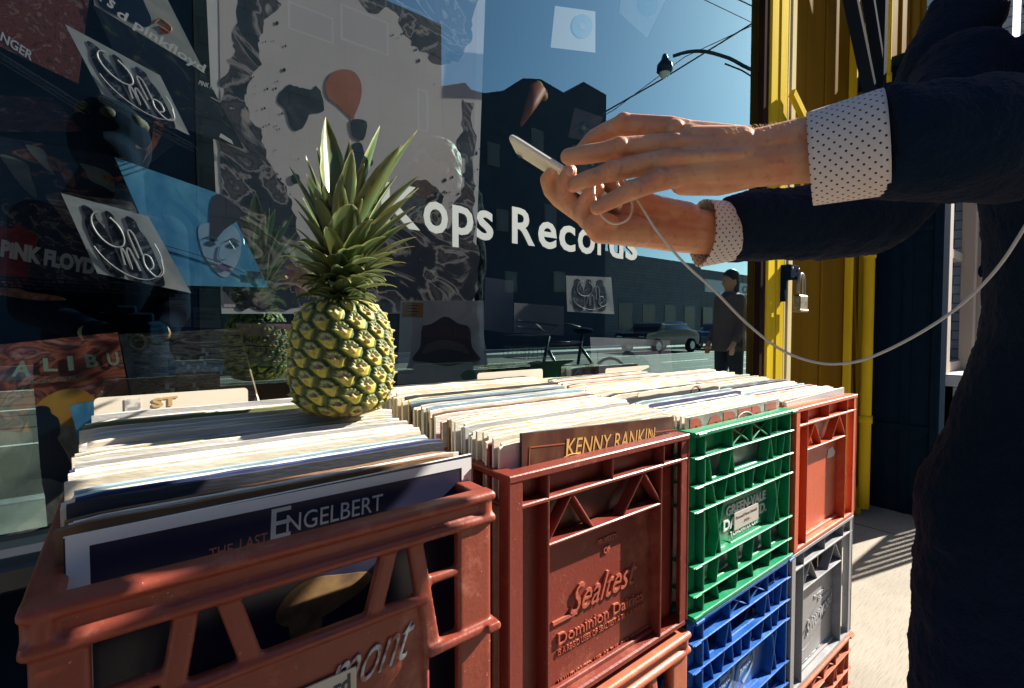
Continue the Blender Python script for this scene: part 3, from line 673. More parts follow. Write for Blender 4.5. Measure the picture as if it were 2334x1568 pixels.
a4 = front_album(X0[3]+.014,X0[3]+.322,Y4,Z(-.145),Z(-.139),.004, mat('blue_grey_cover',(.34,.42,.46),.5,(.5,.54,.54),14,stretch=(.5,1,2)), PAL[0][1], 'blue grey album with a cream patch at the front of the orange crate')
mb = MB(); mb.prism([(X0[3]+.016,Y4-.0001,Z(-.30)),(X0[3]+.25,Y4-.0001,Z(-.30)),(X0[3]+.235,Y4-.0001,Z(-.168)),(X0[3]+.22,Y4-.0001,Z(-.154)),(X0[3]+.05,Y4-.0001,Z(-.150)),(X0[3]+.016,Y4-.0001,Z(-.151))],(0,-1,0),.0005)
mb.build('cream_patch', mat('cream_patch_paper',(.72,.62,.45),.7), a4)
# divider cards with raised tabs
card = mat('divider_card',(.86,.80,.68),.6,(.78,.70,.56),6)
def divider(x0, x1, y, ztab, tx0, tx1, label, zbase=None, ph=0):
    zb = RIM-CH+.012; zs = zbase or ztab-.022; r = .005
    arcs = lambda cx,cz,a0,a1: [(cx+r*math.cos(a),y,cz+r*math.sin(a)) for a in np.linspace(R(a0),R(a1),5)]
    P = [(x0,y,zb),(x1,y,zb),(x1,y,zs)]+([(tx1,y,zs)] if tx1 < x1-.002 else [])+arcs(tx1-r,ztab-r,0,90)+arcs(tx0+r,ztab-r,90,180)+([(tx0,y,zs)] if tx0 > x0+.002 else [])+[(x0,y,zs)]
    mb = MB(); mb.prism(P,(0,1,0),.0012); o = mb.build('divider_card', card); return tag(o,label,'divider card','divider cards among the records')
t1 = atY(220,907,.742); t1b = atY(565,886,.742)
d1 = divider(X0[0]+.018, X0[0]+.30, .742, t1.z, X0[0]+.018, t1b.x, 'cream divider card with a faded stamp behind the records beside the pineapple')
mb = MB(); put_text(mb,'ST',(t1b.x-.105,.7416,t1.z-.017),(.026,0,.001),(0,0,.012),.0003,.04,n=Vector((0,-1,0))); mb.build('stamped_letters', mat('stamp_ochre',(.55,.36,.16),.7), d1)
mb = MB(); mb.prism([(X0[0]+.046,.7417,t1.z-.03),(X0[0]+.061,.7417,t1.z-.03),(X0[0]+.061,.7417,t1.z-.004),(X0[0]+.046,.7417,t1.z-.004)],(0,-1,0),.0003); mb.build('grey_smudge', mat('smudge_print',(.3,.29,.29),.8,(.7,.66,.58),120,.45,.6), d1)
t2 = atY(1088,858,.742); t2b = atY(1237,852,.742)
divider(X0[1]+.006, t2b.x+.03, .742, t2.z+.006, t2.x, t2b.x, 'cream divider card with a rounded tab at the back of the lettered crate', t2.z-.014)
t3 = atY(1380,846,.738); t3b = atY(1480,834,.738)
divider(X0[2]+.010, X0[2]+.31, .738, t3.z+.006, t3.x, t3b.x, 'cream divider card with a short tab at the back of the green crate', t3.z-.012)
t4 = atY(1480,892,.53); t4b = atY(1695,872,.53)
d4 = divider(X0[2]+.012, X0[2]+.325, .53, t4.z, X0[2]+.05, X0[2]+.318, 'pale mottled divider card standing midway in the green crate', t4.z-.008)
mb = MB(); cc = Vector((X0[2]+.235,.529,t4.z-.012)); mb.tube([cc+Vector((.016*math.cos(a)*(1 if a<4 else .6),0,.012*math.sin(a))) for a in np.linspace(0,5,16)],.0006,5); mb.build('pencil_loop', mat('red_pencil',(.6,.15,.1),.6), d4)
# ================================================================== PINEAPPLE
pc = atZ(782,948,Z(-.112)); PXR, PZH = .0605, .150
pin = empty('pineapple', (pc.x,pc.y,pc.z), 'ripe pineapple with a tall green crown standing on the records of the foreground crate','pineapple')
NT, NZ = 420, 260; COLS = 17; DH = .0218
vs = np.zeros((NZ+1,NT,3)); colr = np.zeros((NZ+1,NT,4)); colr[...,3]=1
tt = np.linspace(0,2*math.pi,NT,endpoint=False); hh = np.linspace(0,1,NZ+1)
prof_h = [0,.02,.06,.12,.22,.4,.6,.75,.86,.93,.97,1.0]; prof_r = [0,.42,.68,.84,.95,1.0,.985,.93,.82,.66,.48,.0]
rad = np.interp(hh, prof_h, prof_r); ker = np.ones(9)/9; rad[6:-6] = np.convolve(rad, ker, 'same')[6:-6]
Tg, Hg = np.meshgrid(tt, hh); Zg = Hg*PZH; Rg = rad[:,None]*PXR
a = (Tg/(2*math.pi)*COLS + Zg/DH*.42)                       # helical columns
best = np.full(Tg.shape, 9.); LA = np.zeros(Tg.shape); LB = np.zeros(Tg.shape); ID = np.zeros(Tg.shape)
ci0 = np.floor(a)
for dc in (-1,0,1,2):
    ci = ci0+dc; off = np.where(np.mod(ci,2)==0, 0, .5); cb0 = np.round(Zg/DH-off)
    for db in (-1,0,1):
        cb = cb0+db+off
        da = (a-ci)*1.04; dbb = (Zg/DH-cb)
        d = np.maximum(np.abs(dbb)*1.0, np.abs(dbb)*.5+np.abs(da)*.80)*1.9; d = .75*d+.25*np.sqrt(da**2*2.2+dbb**2*3)
        msk = d < best; best = np.where(msk,d,best); LA = np.where(msk,da,LA); LB = np.where(msk,dbb,LB); ID = np.where(msk,np.mod(ci,COLS)*13.7+cb*7.3,ID)
s_ = np.clip(best,0,1.1)
def sm(x,a_,b_): t=np.clip((x-a_)/(b_-a_),0,1); return t*t*(3-2*t)
rim = 1-sm(s_,.72,1.0)
star = sm(.46-np.abs(LA)*1.0 - (-LB)*.75*1.0, -.04,.05)*sm(-LB,-.06,.02)         # bract: two horns at mid height, point below
horn = sm(.055-np.abs(LB-.05*np.abs(LA)*3+.02),0,.05)*sm(.62-np.abs(LA),0,.1)
bract = np.maximum(star, horn*.8)
upper = sm(LB,-.02,.08)
ang = np.arctan2(LA,LB+.02); crk = .5+.5*np.sin(ang*13+ID)
rr_ = np.sqrt((LA*1.1)**2+(LB)**2)
bump = rim*.0030*(1-.25*s_) + bract*rim*.0014 - upper*rim*sm(.40-rr_,0,.25)*.0030 + upper*rim*crk*.0011*sm(rr_,.18,.35)
spike = np.clip(1-np.sqrt((LA*6.5)**2+((LB-.03)*4.5)**2),0,1); bump += spike**.8*.0048
edge = np.clip(rad*3.2,0,1)[:,None]
Rr = Rg + bump*edge
X = Rr*np.cos(Tg); Yy = Rr*np.sin(Tg)*1.0; Zz = Zg+bump*.2*0
def mixc(a_,b_,f): return a_*(1-f[...,None])+np.array(b_)*f[...,None]
base = np.ones(Tg.shape+(3,))*np.array([.14,.19,.04])
base = mixc(base,(.055,.085,.02),sm(s_,.60,.9))
base = mixc(base,(.60,.60,.34),upper*sm(.75-s_,0,.3)*(.4+.6*crk))
base = mixc(base,(.54,.47,.07),bract)
base = mixc(base,(.30,.16,.04),sm(.10-np.abs(LA),0,.08)*sm(.3-rr_,0,.2)*.8)
base = mixc(base,(.62,.42,.22),sm(spike,.15,.6))
base = mixc(base,(.16,.10,.03),sm(rr_,.30,.1)*upper*.55)
low = sm(.16-Hg,0,.14); base = mixc(base,(.40,.26,.04),low*.55)
jit = (.85+.3*np.sin(ID*12.9)**2)[...,None]; base = np.clip(base*jit,0,1)
verts = np.stack([X,Yy,Zz],-1).reshape(-1,3)
idx = np.arange((NZ+1)*NT).reshape(NZ+1,NT); q = np.stack([idx[:-1],np.roll(idx,-1,1)[:-1],np.roll(idx,-1,1)[1:],idx[1:]],-1).reshape(-1,4)
me = bpy.data.meshes.new('fruit'); me.vertices.add(len(verts)); me.vertices.foreach_set('co',verts.ravel()); me.loops.add(q.size); me.loops.foreach_set('vertex_index',q.ravel().astype(np.int32))
me.polygons.add(len(q)); me.polygons.foreach_set('loop_start',np.arange(0,q.size,4).astype(np.int32)); me.update(calc_edges=True); me.polygons.foreach_set('use_smooth',[True]*len(me.polygons))
ca = me.color_attributes.new('skin_colour','FLOAT_COLOR','POINT'); cc4 = np.concatenate([base.reshape(-1,3),np.ones((len(verts),1))],1); ca.data.foreach_set('color',cc4.ravel().astype(np.float32))
m, nt, b = _nt('pineapple_skin'); at = N(nt,'ShaderNodeVertexColor'); at.layer_name='skin_colour'
nn = N(nt,'ShaderNodeTexNoise'); nn.inputs['Scale'].default_value=180; nn.inputs['Detail'].default_value=4; tc=N(nt,'ShaderNodeTexCoord'); nt.links.new(tc.outputs['Object'],nn.inputs['Vector'])
r_ = ramp(nt,[(.3,(.62,.6,.55)),(.6,(1,1,1))]); nt.links.new(nn.outputs['Fac'],r_.inputs['Fac']); mx=N(nt,'ShaderNodeMixRGB',blend_type='MULTIPLY'); mx.inputs[0].default_value=1; nt.links.new(at.outputs[0],mx.inputs[1]); nt.links.new(r_.outputs[0],mx.inputs[2]); nt.links.new(mx.outputs[0],b.inputs['Base Color'])
b.inputs['Roughness'].default_value=.58; bp=N(nt,'ShaderNodeBump'); bp.inputs['Strength'].default_value=.35; bp.inputs['Distance'].default_value=.0008; nt.links.new(nn.outputs['Fac'],bp.inputs['Height']); nt.links.new(bp.outputs[0],b.inputs['Normal'])
me.materials.append(m); fo = bpy.data.objects.new('fruit',me); COL.objects.link(fo); fo.parent = pin
# crown
lm, nt, b = _nt('leaf_green'); tc=N(nt,'ShaderNodeTexCoord'); sx=N(nt,'ShaderNodeSeparateXYZ'); nt.links.new(tc.outputs['UV'],sx.inputs[0])
ad=N(nt,'ShaderNodeMath',operation='SUBTRACT'); ad.inputs[1].default_value=.5; nt.links.new(sx.outputs[0],ad.inputs[0]); ab=N(nt,'ShaderNodeMath',operation='ABSOLUTE'); nt.links.new(ad.outputs[0],ab.inputs[0])
r1=ramp(nt,[(0,(.12,.20,.085)),(.34,(.075,.14,.06)),(.42,(.24,.34,.14)),(.5,(.58,.60,.32))]); nt.links.new(ab.outputs[0],r1.inputs['Fac'])
mp=N(nt,'ShaderNodeMapping'); mp.inputs['Scale'].default_value=(26,3,1); nt.links.new(tc.outputs['UV'],mp.inputs['Vector']); nn=N(nt,'ShaderNodeTexNoise'); nn.inputs['Scale'].default_value=1.2; nn.inputs['Detail'].default_value=5; nt.links.new(mp.outputs[0],nn.inputs['Vector'])
n3=N(nt,'ShaderNodeTexNoise'); n3.inputs['Scale'].default_value=26; n3.inputs['Detail'].default_value=3; nt.links.new(tc.outputs['Object'],n3.inputs['Vector'])
r2=ramp(nt,[(.3,(.55,.5,.4)),(.6,(1,1,1))]); nt.links.new(nn.outputs['Fac'],r2.inputs['Fac']); mx=N(nt,'ShaderNodeMixRGB',blend_type='MULTIPLY'); mx.inputs[0].default_value=1; nt.links.new(r1.outputs[0],mx.inputs[1]); nt.links.new(r2.outputs[0],mx.inputs[2])
r3=ramp(nt,[(.42,(0,0,0)),(.62,(1,1,1))]); nt.links.new(n3.outputs['Fac'],r3.inputs['Fac']); m3=N(nt,'ShaderNodeMixRGB'); nt.links.new(r3.outputs[0],m3.inputs[0]); nt.links.new(mx.outputs[0],m3.inputs[1]); m3.inputs[2].default_value=(.12,.13,.035,1)
ma=N(nt,'ShaderNodeMixRGB'); rt_=ramp(nt,[(.90,(0,0,0)),(1,(1,1,1))]); nt.links.new(sx.outputs[1],rt_.inputs['Fac']); nt.links.new(rt_.outputs[0],ma.inputs[0]); nt.links.new(m3.outputs[0],ma.inputs[1]); ma.inputs[2].default_value=(.5,.42,.22,1)
nt.links.new(ma.outputs[0],b.inputs['Base Color']); b.inputs['Roughness'].default_value=.30; b.inputs['Subsurface Weight'].default_value=.0
trl=N(nt,'ShaderNodeBsdfTranslucent'); nt.links.new(ma.outputs[0],trl.inputs['Color']); mxs=N(nt,'ShaderNodeMixShader'); mxs.inputs[0].default_value=.18; nt.links.new(b.outputs[0],mxs.inputs[1]); nt.links.new(trl.outputs[0],mxs.inputs[2]); nt.links.new(mxs.outputs[0],nt.nodes['Material Output'].inputs[0])
cv=[];cf=[];cu=[]
depth_p = (pc-Vector((0,0,EYE))).dot(FW)
toC = -FW.copy(); toC.z=0; toC.normalize(); RH = RT.copy()
def leaf(base_h, tip, width, bow, side=0, n=14, curl=0.):
    """base_h above the fruit base on the axis; tip local; bow = how far the middle bends outward/down"""
    b0 = Vector((0,0,base_h)); tipv=Vector(tip); out = Vector((tipv.x,tipv.y,0));
    L0=(tipv-b0).length; outn = out.normalized() if out.length>1e-4 else toC
    b0 = b0+outn*.010
    c1 = b0+(tipv-b0)*.33+outn*(-bow*.3)+Vector((0,0,bow)); c2_ = b0+(tipv-b0)*.72+Vector((0,0,bow*1.1))+outn*(bow*.5)
    o = len(cv); prev=None
    for i in range(n+1):
        t=i/n; p = b0*(1-t)**3+c1*3*t*(1-t)**2+c2_*3*t*t*(1-t)+tipv*t**3
        dp = (c1-b0)*3*(1-t)**2+(c2_-c1)*6*t*(1-t)+(tipv-c2_)*3*t*t; dp.normalize()
        hint = Vector((0,0,1))*1.0 + (-outn)*.9
        sd = dp.cross(hint); sd = sd.normalized() if sd.length>1e-4 else RH
        nrm = sd.cross(dp).normalized()
        wd = width*(.95 if t<.05 else 1)*(1-t**2.1)**.9*(.80+.9*t*(1-t)*1.0)
        wd = max(wd,.0006)
        for k,s in enumerate((-1,-.55,0,.55,1)):
            serr = 1+(.10*((i%2)*2-1) if abs(s)==1 and .15<t<.95 else 0)*.35
            cv.append(p+sd*(s*wd*.5*serr)+nrm*((s*s)*wd*.24)); cu.append(((s+1)/2,t))
    for i in range(n):
        for k in range(4):
            a_=o+i*5+k; cf.append((a_,a_+1,a_+6,a_+5))
def ltip(px,py,dd=0.):
    """tip of a leaf as seen in the photograph, dd metres nearer the viewer than the crown's axis"""
    p = atD(px,py,depth_p-dd); return p-pc
PX = lambda y: (948-y)*depth_p/F
TH = PZH-.004
big = [ (743,266,.030,-.01,18),(797,318,.016,-.02,12),(866,286,.030,.004,19),(916,330,.028,.03,26),(952,296,.022,-.005,20),(722,336,.020,.01,16),(697,354,.014,.0,12),(830,372,.02,.045,16),
 (700,418,.018,.03,14),(737,420,.018,.045,16),(712,405,.013,-.04,10),(958,398,.018,.02,15),(955,428,.018,-.02,16),(948,470,.014,.03,12),(944,505,.016,.02,13),(800,465,.032,.055,0),(690,450,.010,-.03,10),(678,480,.016,.02,12),(820,380,.022,.0,12),(880,420,.02,-.03,10),(940,445,.016,.05,10),(775,400,.018,.06,8),(905,400,.02,-.04,10),(760,350,.016,-.03,10)]
for k,(px,py,wd,dd,_) in enumerate(big):
    leaf(TH+.012+.050*min(1,max(0,(560-py)/300)), ltip(px,py,dd), wd*1.5, .008+.01*random.random())
mid = [(672,520,.014,.02),(655,560,.015,.01),(950,540,.017,.02),(946,562,.013,.0),(926,600,.016,.03),(640,585,.011,-.02),(672,598,.014,.04),(680,640,.014,.03),(700,655,.013,.05),(905,655,.015,.03),(900,625,.017,.05),(830,560,.026,.07),(795,570,.024,.07),(745,585,.022,.075),(860,590,.024,.075),(780,610,.024,.08),(830,615,.022,.082),(730,630,.02,.07),(800,645,.02,.083),(850,645,.02,.08),(755,655,.018,.08),(880,640,.018,.07),(700,600,.016,.06),(905,575,.018,.055),(712,560,.018,.06),(880,540,.02,.06),(745,520,.022,.065),(850,500,.022,.065),(700,500,.016,.05)]
for px,py,wd,dd in mid: leaf(TH+.004+.03*max(0,(660-py)/200), ltip(px,py,dd), wd*1.15, .008+.008*random.random())
for ring,(n_,h0,el,ln,wd) in enumerate(((14,TH-.004,-2,.052,.018),(13,TH+.002,12,.060,.019),(11,TH+.010,26,.072,.021),(9,TH+.020,44,.088,.023),(8,TH+.032,60,.11,.025),(7,TH+.045,70,.13,.026))):
    for k in range(n_):
        a_ = 2*math.pi*(k+random.uniform(-.25,.25))/n_+ring*.7; e=R(el+random.uniform(-9,9)); l=ln*random.uniform(.8,1.15)
        leaf(h0, (l*math.cos(a_)*math.cos(e), l*math.sin(a_)*math.cos(e), h0+l*math.sin(e)), wd*random.uniform(.85,1.15), .008+.012*random.random())
me = bpy.data.meshes.new('crown'); me.from_pydata([tuple(v) for v in cv],[],cf); ul=me.uv_layers.new(name='UVMap')
li=np.zeros(len(me.loops),np.int32); me.loops.foreach_get('vertex_index',li); ul.data.foreach_set('uv',np.array(cu,np.float32)[li].ravel())
me.polygons.foreach_set('use_smooth',[True]*len(me.polygons)); me.materials.append(lm); co=bpy.data.objects.new('crown',me); COL.objects.link(co); co.parent=pin

# ================================================================== WINDOW DISPLAY
def solve_para(P, s):
    r = [np.array(ray(*p)) for p in P]; A = np.array([-r[1],r[2],-r[3]]).T
    d = np.array([1,*np.linalg.solve(A,-r[0])]); Q = [r[i]*d[i] for i in range(4)]
    k = s/((np.linalg.norm(Q[0]-Q[1])+np.linalg.norm(Q[1]-Q[2]))/2); return [Vector(q*k)+Vector((0,0,EYE)) for q in Q]
class Cover:
    def __init__(s, name, P, m, label, cat='album', Y=None, size=.31, t=.004, medge=None, group=None):
        s.Q = [atY(*p,Y) for p in P] if Y else solve_para(P,size)
        TL,TR,BR,BL = s.Q; n = (TR-TL).cross(BL-TL).normalized()
        if n.dot(TL-Vector((0,0,EYE))) > 0: n = -n
        s.n = n; s.o = TL; mb = MB(); B = [q-n*t for q in s.Q]
        vs = [BL,BR,TR,TL]+[B[3],B[2],B[1],B[0]]
        me = bpy.data.meshes.new(name); me.from_pydata([tuple(v) for v in vs],[],[(0,1,2,3),(4,7,6,5),(0,4,5,1),(1,5,6,2),(2,6,7,3),(3,7,4,0)])
        me.materials.append(m); me.materials.append(medge or PAL[4][1]); me.polygons.foreach_set('material_index',[0,1,1,1,1,1])
        ul = me.uv_layers.new(name='UVMap')
        for lp,q in zip(me.polygons[0].loop_indices,((0,0),(1,0),(1,1),(0,1))): ul.data[lp].uv = q
        s.ob = bpy.data.objects.new(name, me); COL.objects.link(s.ob); tag(s.ob,label,cat,group); s.k = 0
    def pt(s, x, y, off=.0003):
        r = ray(x,y); C = Vector((0,0,EYE)); d = (s.o-C).dot(s.n)/r.dot(s.n); return C+r*d+s.n*off
    def at(s, u, v, off=.0003):
        TL,TR,BR,BL = s.Q; return TL+(TR-TL)*u+(BL-TL)*v+s.n*off
    def poly(s, name, P, m, uv=False, th=.0004):
        s.k += 1; o = .0002+.0003*s.k; f = s.at if uv else s.pt
        pts = [f(a,b_,o) for a,b_ in P]; mb = MB(); mb.prism(pts, s.n, th)
        ob = mb.build(name, m, s.ob); me = ob.data; ul = me.uv_layers.new(name='UVMap'); TL,TR,BR,BL = s.Q; U=(TR-TL);V=(BL-TL)
        for l in me.loops:
            c = me.vertices[l.vertex_index].co-TL; ul.data[l.index].uv = (c.dot(U)/U.length_squared, 1-c.dot(V)/V.length_squared)
        return ob
    def smooth(s, name, P, m, uv=False, n=4, rag=0):
        Q = cat_rom([(a,b_,0) for a,b_ in P], 14 if rag else n, True)
        if rag: Q = [q+Vector((mnoise.noise(Vector((q.x*.03,q.y*.03,1)))*rag+mnoise.noise(Vector((q.x*.06,q.y*.06,4)))*rag*.5, mnoise.noise(Vector((q.x*.03,q.y*.03,7)))*rag+mnoise.noise(Vector((q.x*.06,q.y*.06,9)))*rag*.5,0)) for q in Q]
        return s.poly(name, [(q.x,q.y) for q in Q], m, uv)
    def line(s, name, P, m, w=.0012, uv=False):
        s.k += 1; f = s.at if uv else s.pt; Q = cat_rom([(a,b_,0) for a,b_ in P], 5); mb = MB(); mb.tube([f(q.x,q.y,.0003*s.k+w*.4) for q in Q], w, 5); return mb.build(name, m, s.ob)
    def text(s, name, items, m, bold=.02):
        s.k += 1; mb = MB(); o = .0002+.0003*s.k
        for it in items:
            t_, bl, br, tl = it[:4]; a=s.pt(*bl,o); b_=s.pt(*br,o); c_=s.pt(*tl,o); put_text(mb,t_,a,b_-a,c_-a,.0004,bold if len(it)<5 else it[4],n=s.n)
        return mb.build(name, m, s.ob)
pw = M['white_print']; ink = M['ink']
marble = art('ink_marbling',[(.34,(.012,.018,.036)),(.46,(.02,.026,.045)),(.50,(.36,.33,.34)),(.53,(.02,.024,.04)),(.58,(.10,.085,.10)),(.63,(.02,.026,.045)),(.70,(.42,.38,.38))],6,1.6,12)
marble2 = art('ink_marbling_dense',[(.35,(.012,.017,.032)),(.56,(.018,.022,.04)),(.6,(.10,.08,.10)),(.63,(.02,.024,.04)),(.75,(.07,.05,.07))],26,2.2,9)
# poster
pos = Cover('poster', [(463,-160),(1112,-160),(1080,715),(505,715)], pw, 'large pale poster with dark marbled edges and an upside down terracotta drop', 'poster', Y=1.10, t=.001)
pg = mat('poster_grey',(.66,.62,.64),.5,(.56,.53,.56),3)
pos.poly('picture', [(497,-160),(1092,-160),(1072,700),(510,700)], pg)
pos.smooth('ink_shape', [(545,-150),(640,-150),(632,0),(604,48),(592,110),(580,160),(563,205),(556,250),(588,285),(600,330),(622,380),(652,440),(690,540),(728,640),(735,690),(520,690),(508,500),(500,260),(512,160),(528,115),(540,50)], marble, rag=17)
pos.smooth('ink_shape', [(800,-150),(1085,-150),(1078,60),(1045,140),(1003,150),(975,120),(935,92),(912,60),(905,28),(880,20),(850,24),(822,0)], marble, rag=16)
pos.smooth('ink_shape', [(760,690),(850,560),(905,470),(925,425),(965,410),(1000,440),(1018,520),(1052,440),(1060,380),(1045,330),(1058,290),(1048,240),(1064,235),(1080,260),(1078,480),(1068,690)], marble, rag=14)
rock = art('rock_print',[(.3,(.008,.014,.03)),(.6,(.03,.04,.07)),(.75,(.12,.13,.17))],14,1.2,8)
pos.smooth('rock_shape', [(633,232),(648,200),(680,192),(704,206),(722,200),(738,225),(728,250),(705,262),(698,278),(678,300),(662,285),(650,255)], rock, rag=9)
mb = MB(); pos.k += 1
for k in range(70):
    e_ = random.choice((((600,60),(575,250)),((575,250),(660,440)),((660,440),(738,640)),((1060,300),(1030,500)),((905,60),(1000,170)),((880,500),(1000,430)))); f_ = random.random(); x_ = e_[0][0]+(e_[1][0]-e_[0][0])*f_+random.gauss(10,24); y_ = e_[0][1]+(e_[1][1]-e_[0][1])*f_+random.gauss(0,22); r_ = random.choice((1,1.3,1.6,2.2,3.4))
    mb.prism([pos.pt(x_+r_*math.cos(t)*random.uniform(.7,1.3),y_+r_*1.4*math.sin(t),.0002+.0003*pos.k) for t in np.linspace(0,6.28,8)[:-1]], pos.n, .0004)
mb.build('ink_splatter', ink, pos.ob)
drop = art('terracotta_print',[(.3,(.34,.10,.05)),(.5,(.42,.16,.10)),(.7,(.5,.28,.22))],1.6,.3,3,stretch=(3,.4,1))
pos.smooth('drop_shape', [(741,200),(750,172),(778,159),(808,166),(823,195),(820,232),(808,262),(804,274),(795,265),(768,240),(748,224)], drop)
pos.smooth('basket_shape', [(798,278),(812,272),(834,278),(834,300),(826,320),(808,316),(800,300)], rock)
pos.smooth('rock_shape', [(800,332),(820,326),(828,345),(832,380),(822,402),(808,395),(802,360)], ink)
pos.smooth('rock_shape', [(672,397),(681,402),(681,415),(672,420),(664,414),(663,402)], ink)
pos.smooth('rock_shape', [(840,362),(848,366),(848,376),(840,380),(835,370)], ink)
# upper rack albums
bred = art('brown_red_painting',[(.3,(.05,.018,.016)),(.45,(.17,.055,.04)),(.55,(.10,.03,.03)),(.62,(.30,.17,.13)),(.68,(.03,.05,.08)),(.75,(.2,.3,.36))],6,2.4,7)
a = Cover('display_album', [(-60,-90),(205,-20),(178,190),(-60,78)], bred, 'brown and rust painted album high in the left corner of the window', Y=1.09)
a.text('title_lettering',[('NGER',(0,92),(72,140),(5,72))], mat('pale_blue_title',(.5,.56,.66),.5))
a = Cover('display_album', [(205,-70),(352,-60),(468,168),(215,12)], art('pale_grey_cover',[(.4,(.34,.38,.38)),(.7,(.46,.48,.46))],3,1,5), 'pale grey album with an orange spider like flower, half hidden at the top left', Y=1.095)
a.smooth('black_curve', [(225,-50),(300,-40),(335,20),(345,50),(330,62),(290,45),(225,10)], ink)
a.line('flower_line', [(352,52),(365,44),(378,52),(390,64),(386,74),(372,66),(362,60)], mat('orange_line_print',(.5,.22,.06),.5), .0016); a.smooth('flower_heart', [(366,60),(376,58),(384,68),(378,78),(368,74)], mat('red_print',(.35,.04,.02),.5))
star_c = art('starry_black',[(.45,(.006,.011,.022)),(.58,(.01,.02,.03)),(.68,(.10,.09,.05)),(.74,(.03,.10,.12)),(.82,(.34,.18,.07))],5,1.6,8)
a = Cover('display_album', [(212,12),(468,170),(556,338),(325,262)], star_c, 'black album with white blackletter lettering along its slanted top edge', Y=1.085)
a.text('title_lettering',[('d pinkfloyd',(262,42),(462,172),(272,18),.02),('& s',(205,-14),(256,22),(218,-36),.02),('PINK FLOYD',(452,193),(508,212),(455,183),.02)], pw)
a.line('small_print', [(480,222),(502,234)], pw, .0007); a.poly('barcode', [(499,312),(532,330),(528,320),(503,304)], pw)
scrw = art('creased_white',[(.4,(.38,.43,.46)),(.6,(.50,.55,.57)),(.7,(.60,.63,.64))],2,1,5)
photo = art('black_white_photo',[(.35,(.01,.016,.03)),(.55,(.03,.04,.06)),(.62,(.18,.2,.22)),(.7,(.03,.04,.06)),(.8,(.45,.47,.48))],9,1.5,7)
def script_album(P, label, Y=None, size=.31, w=.0016, group=None):
    a = Cover('display_album', P, scrw, label, Y=Y, size=size, group=group)
    for (x,wd) in ((.22,.2),(.47,.16),(.72,.2)):
        a.smooth('figure_photo', [(x,.08),(x+wd*.35,.12),(x+wd*.4,.24),(x+wd*.62,.34),(x+wd*.7,.6),(x+wd*.55,.97),(x-wd*.3,.97),(x-wd*.55,.6),(x-wd*.5,.36),(x-wd*.3,.24),(x-wd*.25,.12)], photo, True)
    f = lambda *q: q
    a.line('script_line', [(.62*.45+.1+.17*math.cos(t),.35+.22*math.sin(t)) for t in np.linspace(-1.0,4.6,13)], pw, w, True)
    a.line('script_line', [(.40,.80),(.44,.58),(.47,.62),(.47,.84),(.50,.60),(.55,.56),(.57,.84)], pw, w*1.1, True)
    a.line('script_line', [(.62,.66),(.62,.34),(.66,.28),(.69,.36),(.69,.64)], pw, w, True)
    a.line('script_line', [(.70,.80),(.78,.72),(.78,.60),(.70,.60),(.67,.76),(.76,.88),(.88,.78),(.92,.60)], pw, w, True)
    a.line('script_ring', [(.52+.42*math.cos(t),.52+.44*math.sin(t)) for t in np.linspace(-.3,2.9,16)], pw, w*.6, True)
    return a
script_album([(148,55),(365,172),(432,308),(232,214)], 'white album with a slanting black and white group photo and script, upper left rack', Y=1.06, w=.0014)
# dark middle album and faces
a = Cover('display_album', [(-60,300),(300,362),(312,505),(-60,470)], art('dark_group_photo',[(.4,(.010,.02,.035)),(.56,(.03,.035,.05)),(.62,(.30,.14,.08)),(.68,(.03,.03,.04)),(.74,(.2,.24,.25))],4,1.2,7), 'very dark album with faint faces and pale torn shapes on the left', Y=1.36)
teal = art('pale_teal_print',[(.4,(.13,.17,.17)),(.6,(.22,.27,.26))],4,1,6)
a.smooth('pale_shape', [(58,330),(100,342),(108,370),(126,400),(105,385),(80,360)], teal); a.smooth('pale_shape', [(184,372),(250,395),(262,438),(235,425),(205,410),(195,390)], teal); a.smooth('pale_shape', [(2,352),(60,372),(70,400),(85,450),(55,430),(20,385)], teal)
skinp = art('face_print',[(.35,(.10,.035,.02)),(.6,(.34,.15,.08)),(.7,(.5,.3,.2))],7,1,6)
a.smooth('face_print', [(140,392),(160,386),(168,402),(172,425),(160,428),(148,412)], skinp)
a = Cover('display_album', [(300,235),(390,262),(395,330),(290,410)], art('dark_portrait',[(.5,(.006,.012,.024)),(.7,(.02,.02,.03))],4,1,5), 'almost black portrait album leaning below the blackletter album', Y=1.30)
a.smooth('face_print', [(352,276),(372,280),(366,312),(350,340),(332,362),(322,378),(334,345),(312,338),(310,330),(330,340),(346,318)], skinp); a.smooth('hand_print', [(236,398),(262,404),(286,398),(282,408),(262,416),(240,410)], skinp)
a = Cover('display_album', [(-60,440),(150,478),(262,660),(-60,615)], art('dark_studio_photo',[(.42,(.010,.016,.03)),(.55,(.03,.03,.04)),(.60,(.22,.2,.17)),(.66,(.04,.03,.03)),(.74,(.4,.36,.3))],9,1.5,8), 'black album with red shirted figure and thick white wobbly lettering', Y=1.30)
a.smooth('rock_picture', [(105,445),(160,438),(200,448),(300,462),(305,520),(240,508),(165,520),(130,480)], art('grey_brown_rock',[(.3,(.05,.04,.04)),(.55,(.22,.19,.17)),(.7,(.42,.38,.33))],4,1.5,7,stretch=(1,3,1)))
a.smooth('red_shirt', [(0,515),(30,522),(38,510),(78,535),(84,560),(60,600),(62,650),(-40,640),(-40,520)], art('red_shirt_print',[(.4,(.16,.012,.014)),(.6,(.28,.03,.03))],4,1.5,6))
a.smooth('arm_print', [(-40,628),(0,634),(60,664),(120,672),(150,684),(60,682),(-40,660)], skinp)
a.text('title_lettering',[('PiNK FLOYD',(0,585),(215,628),(4,545),.06)], mat('cream_title',(.62,.62,.56),.5))
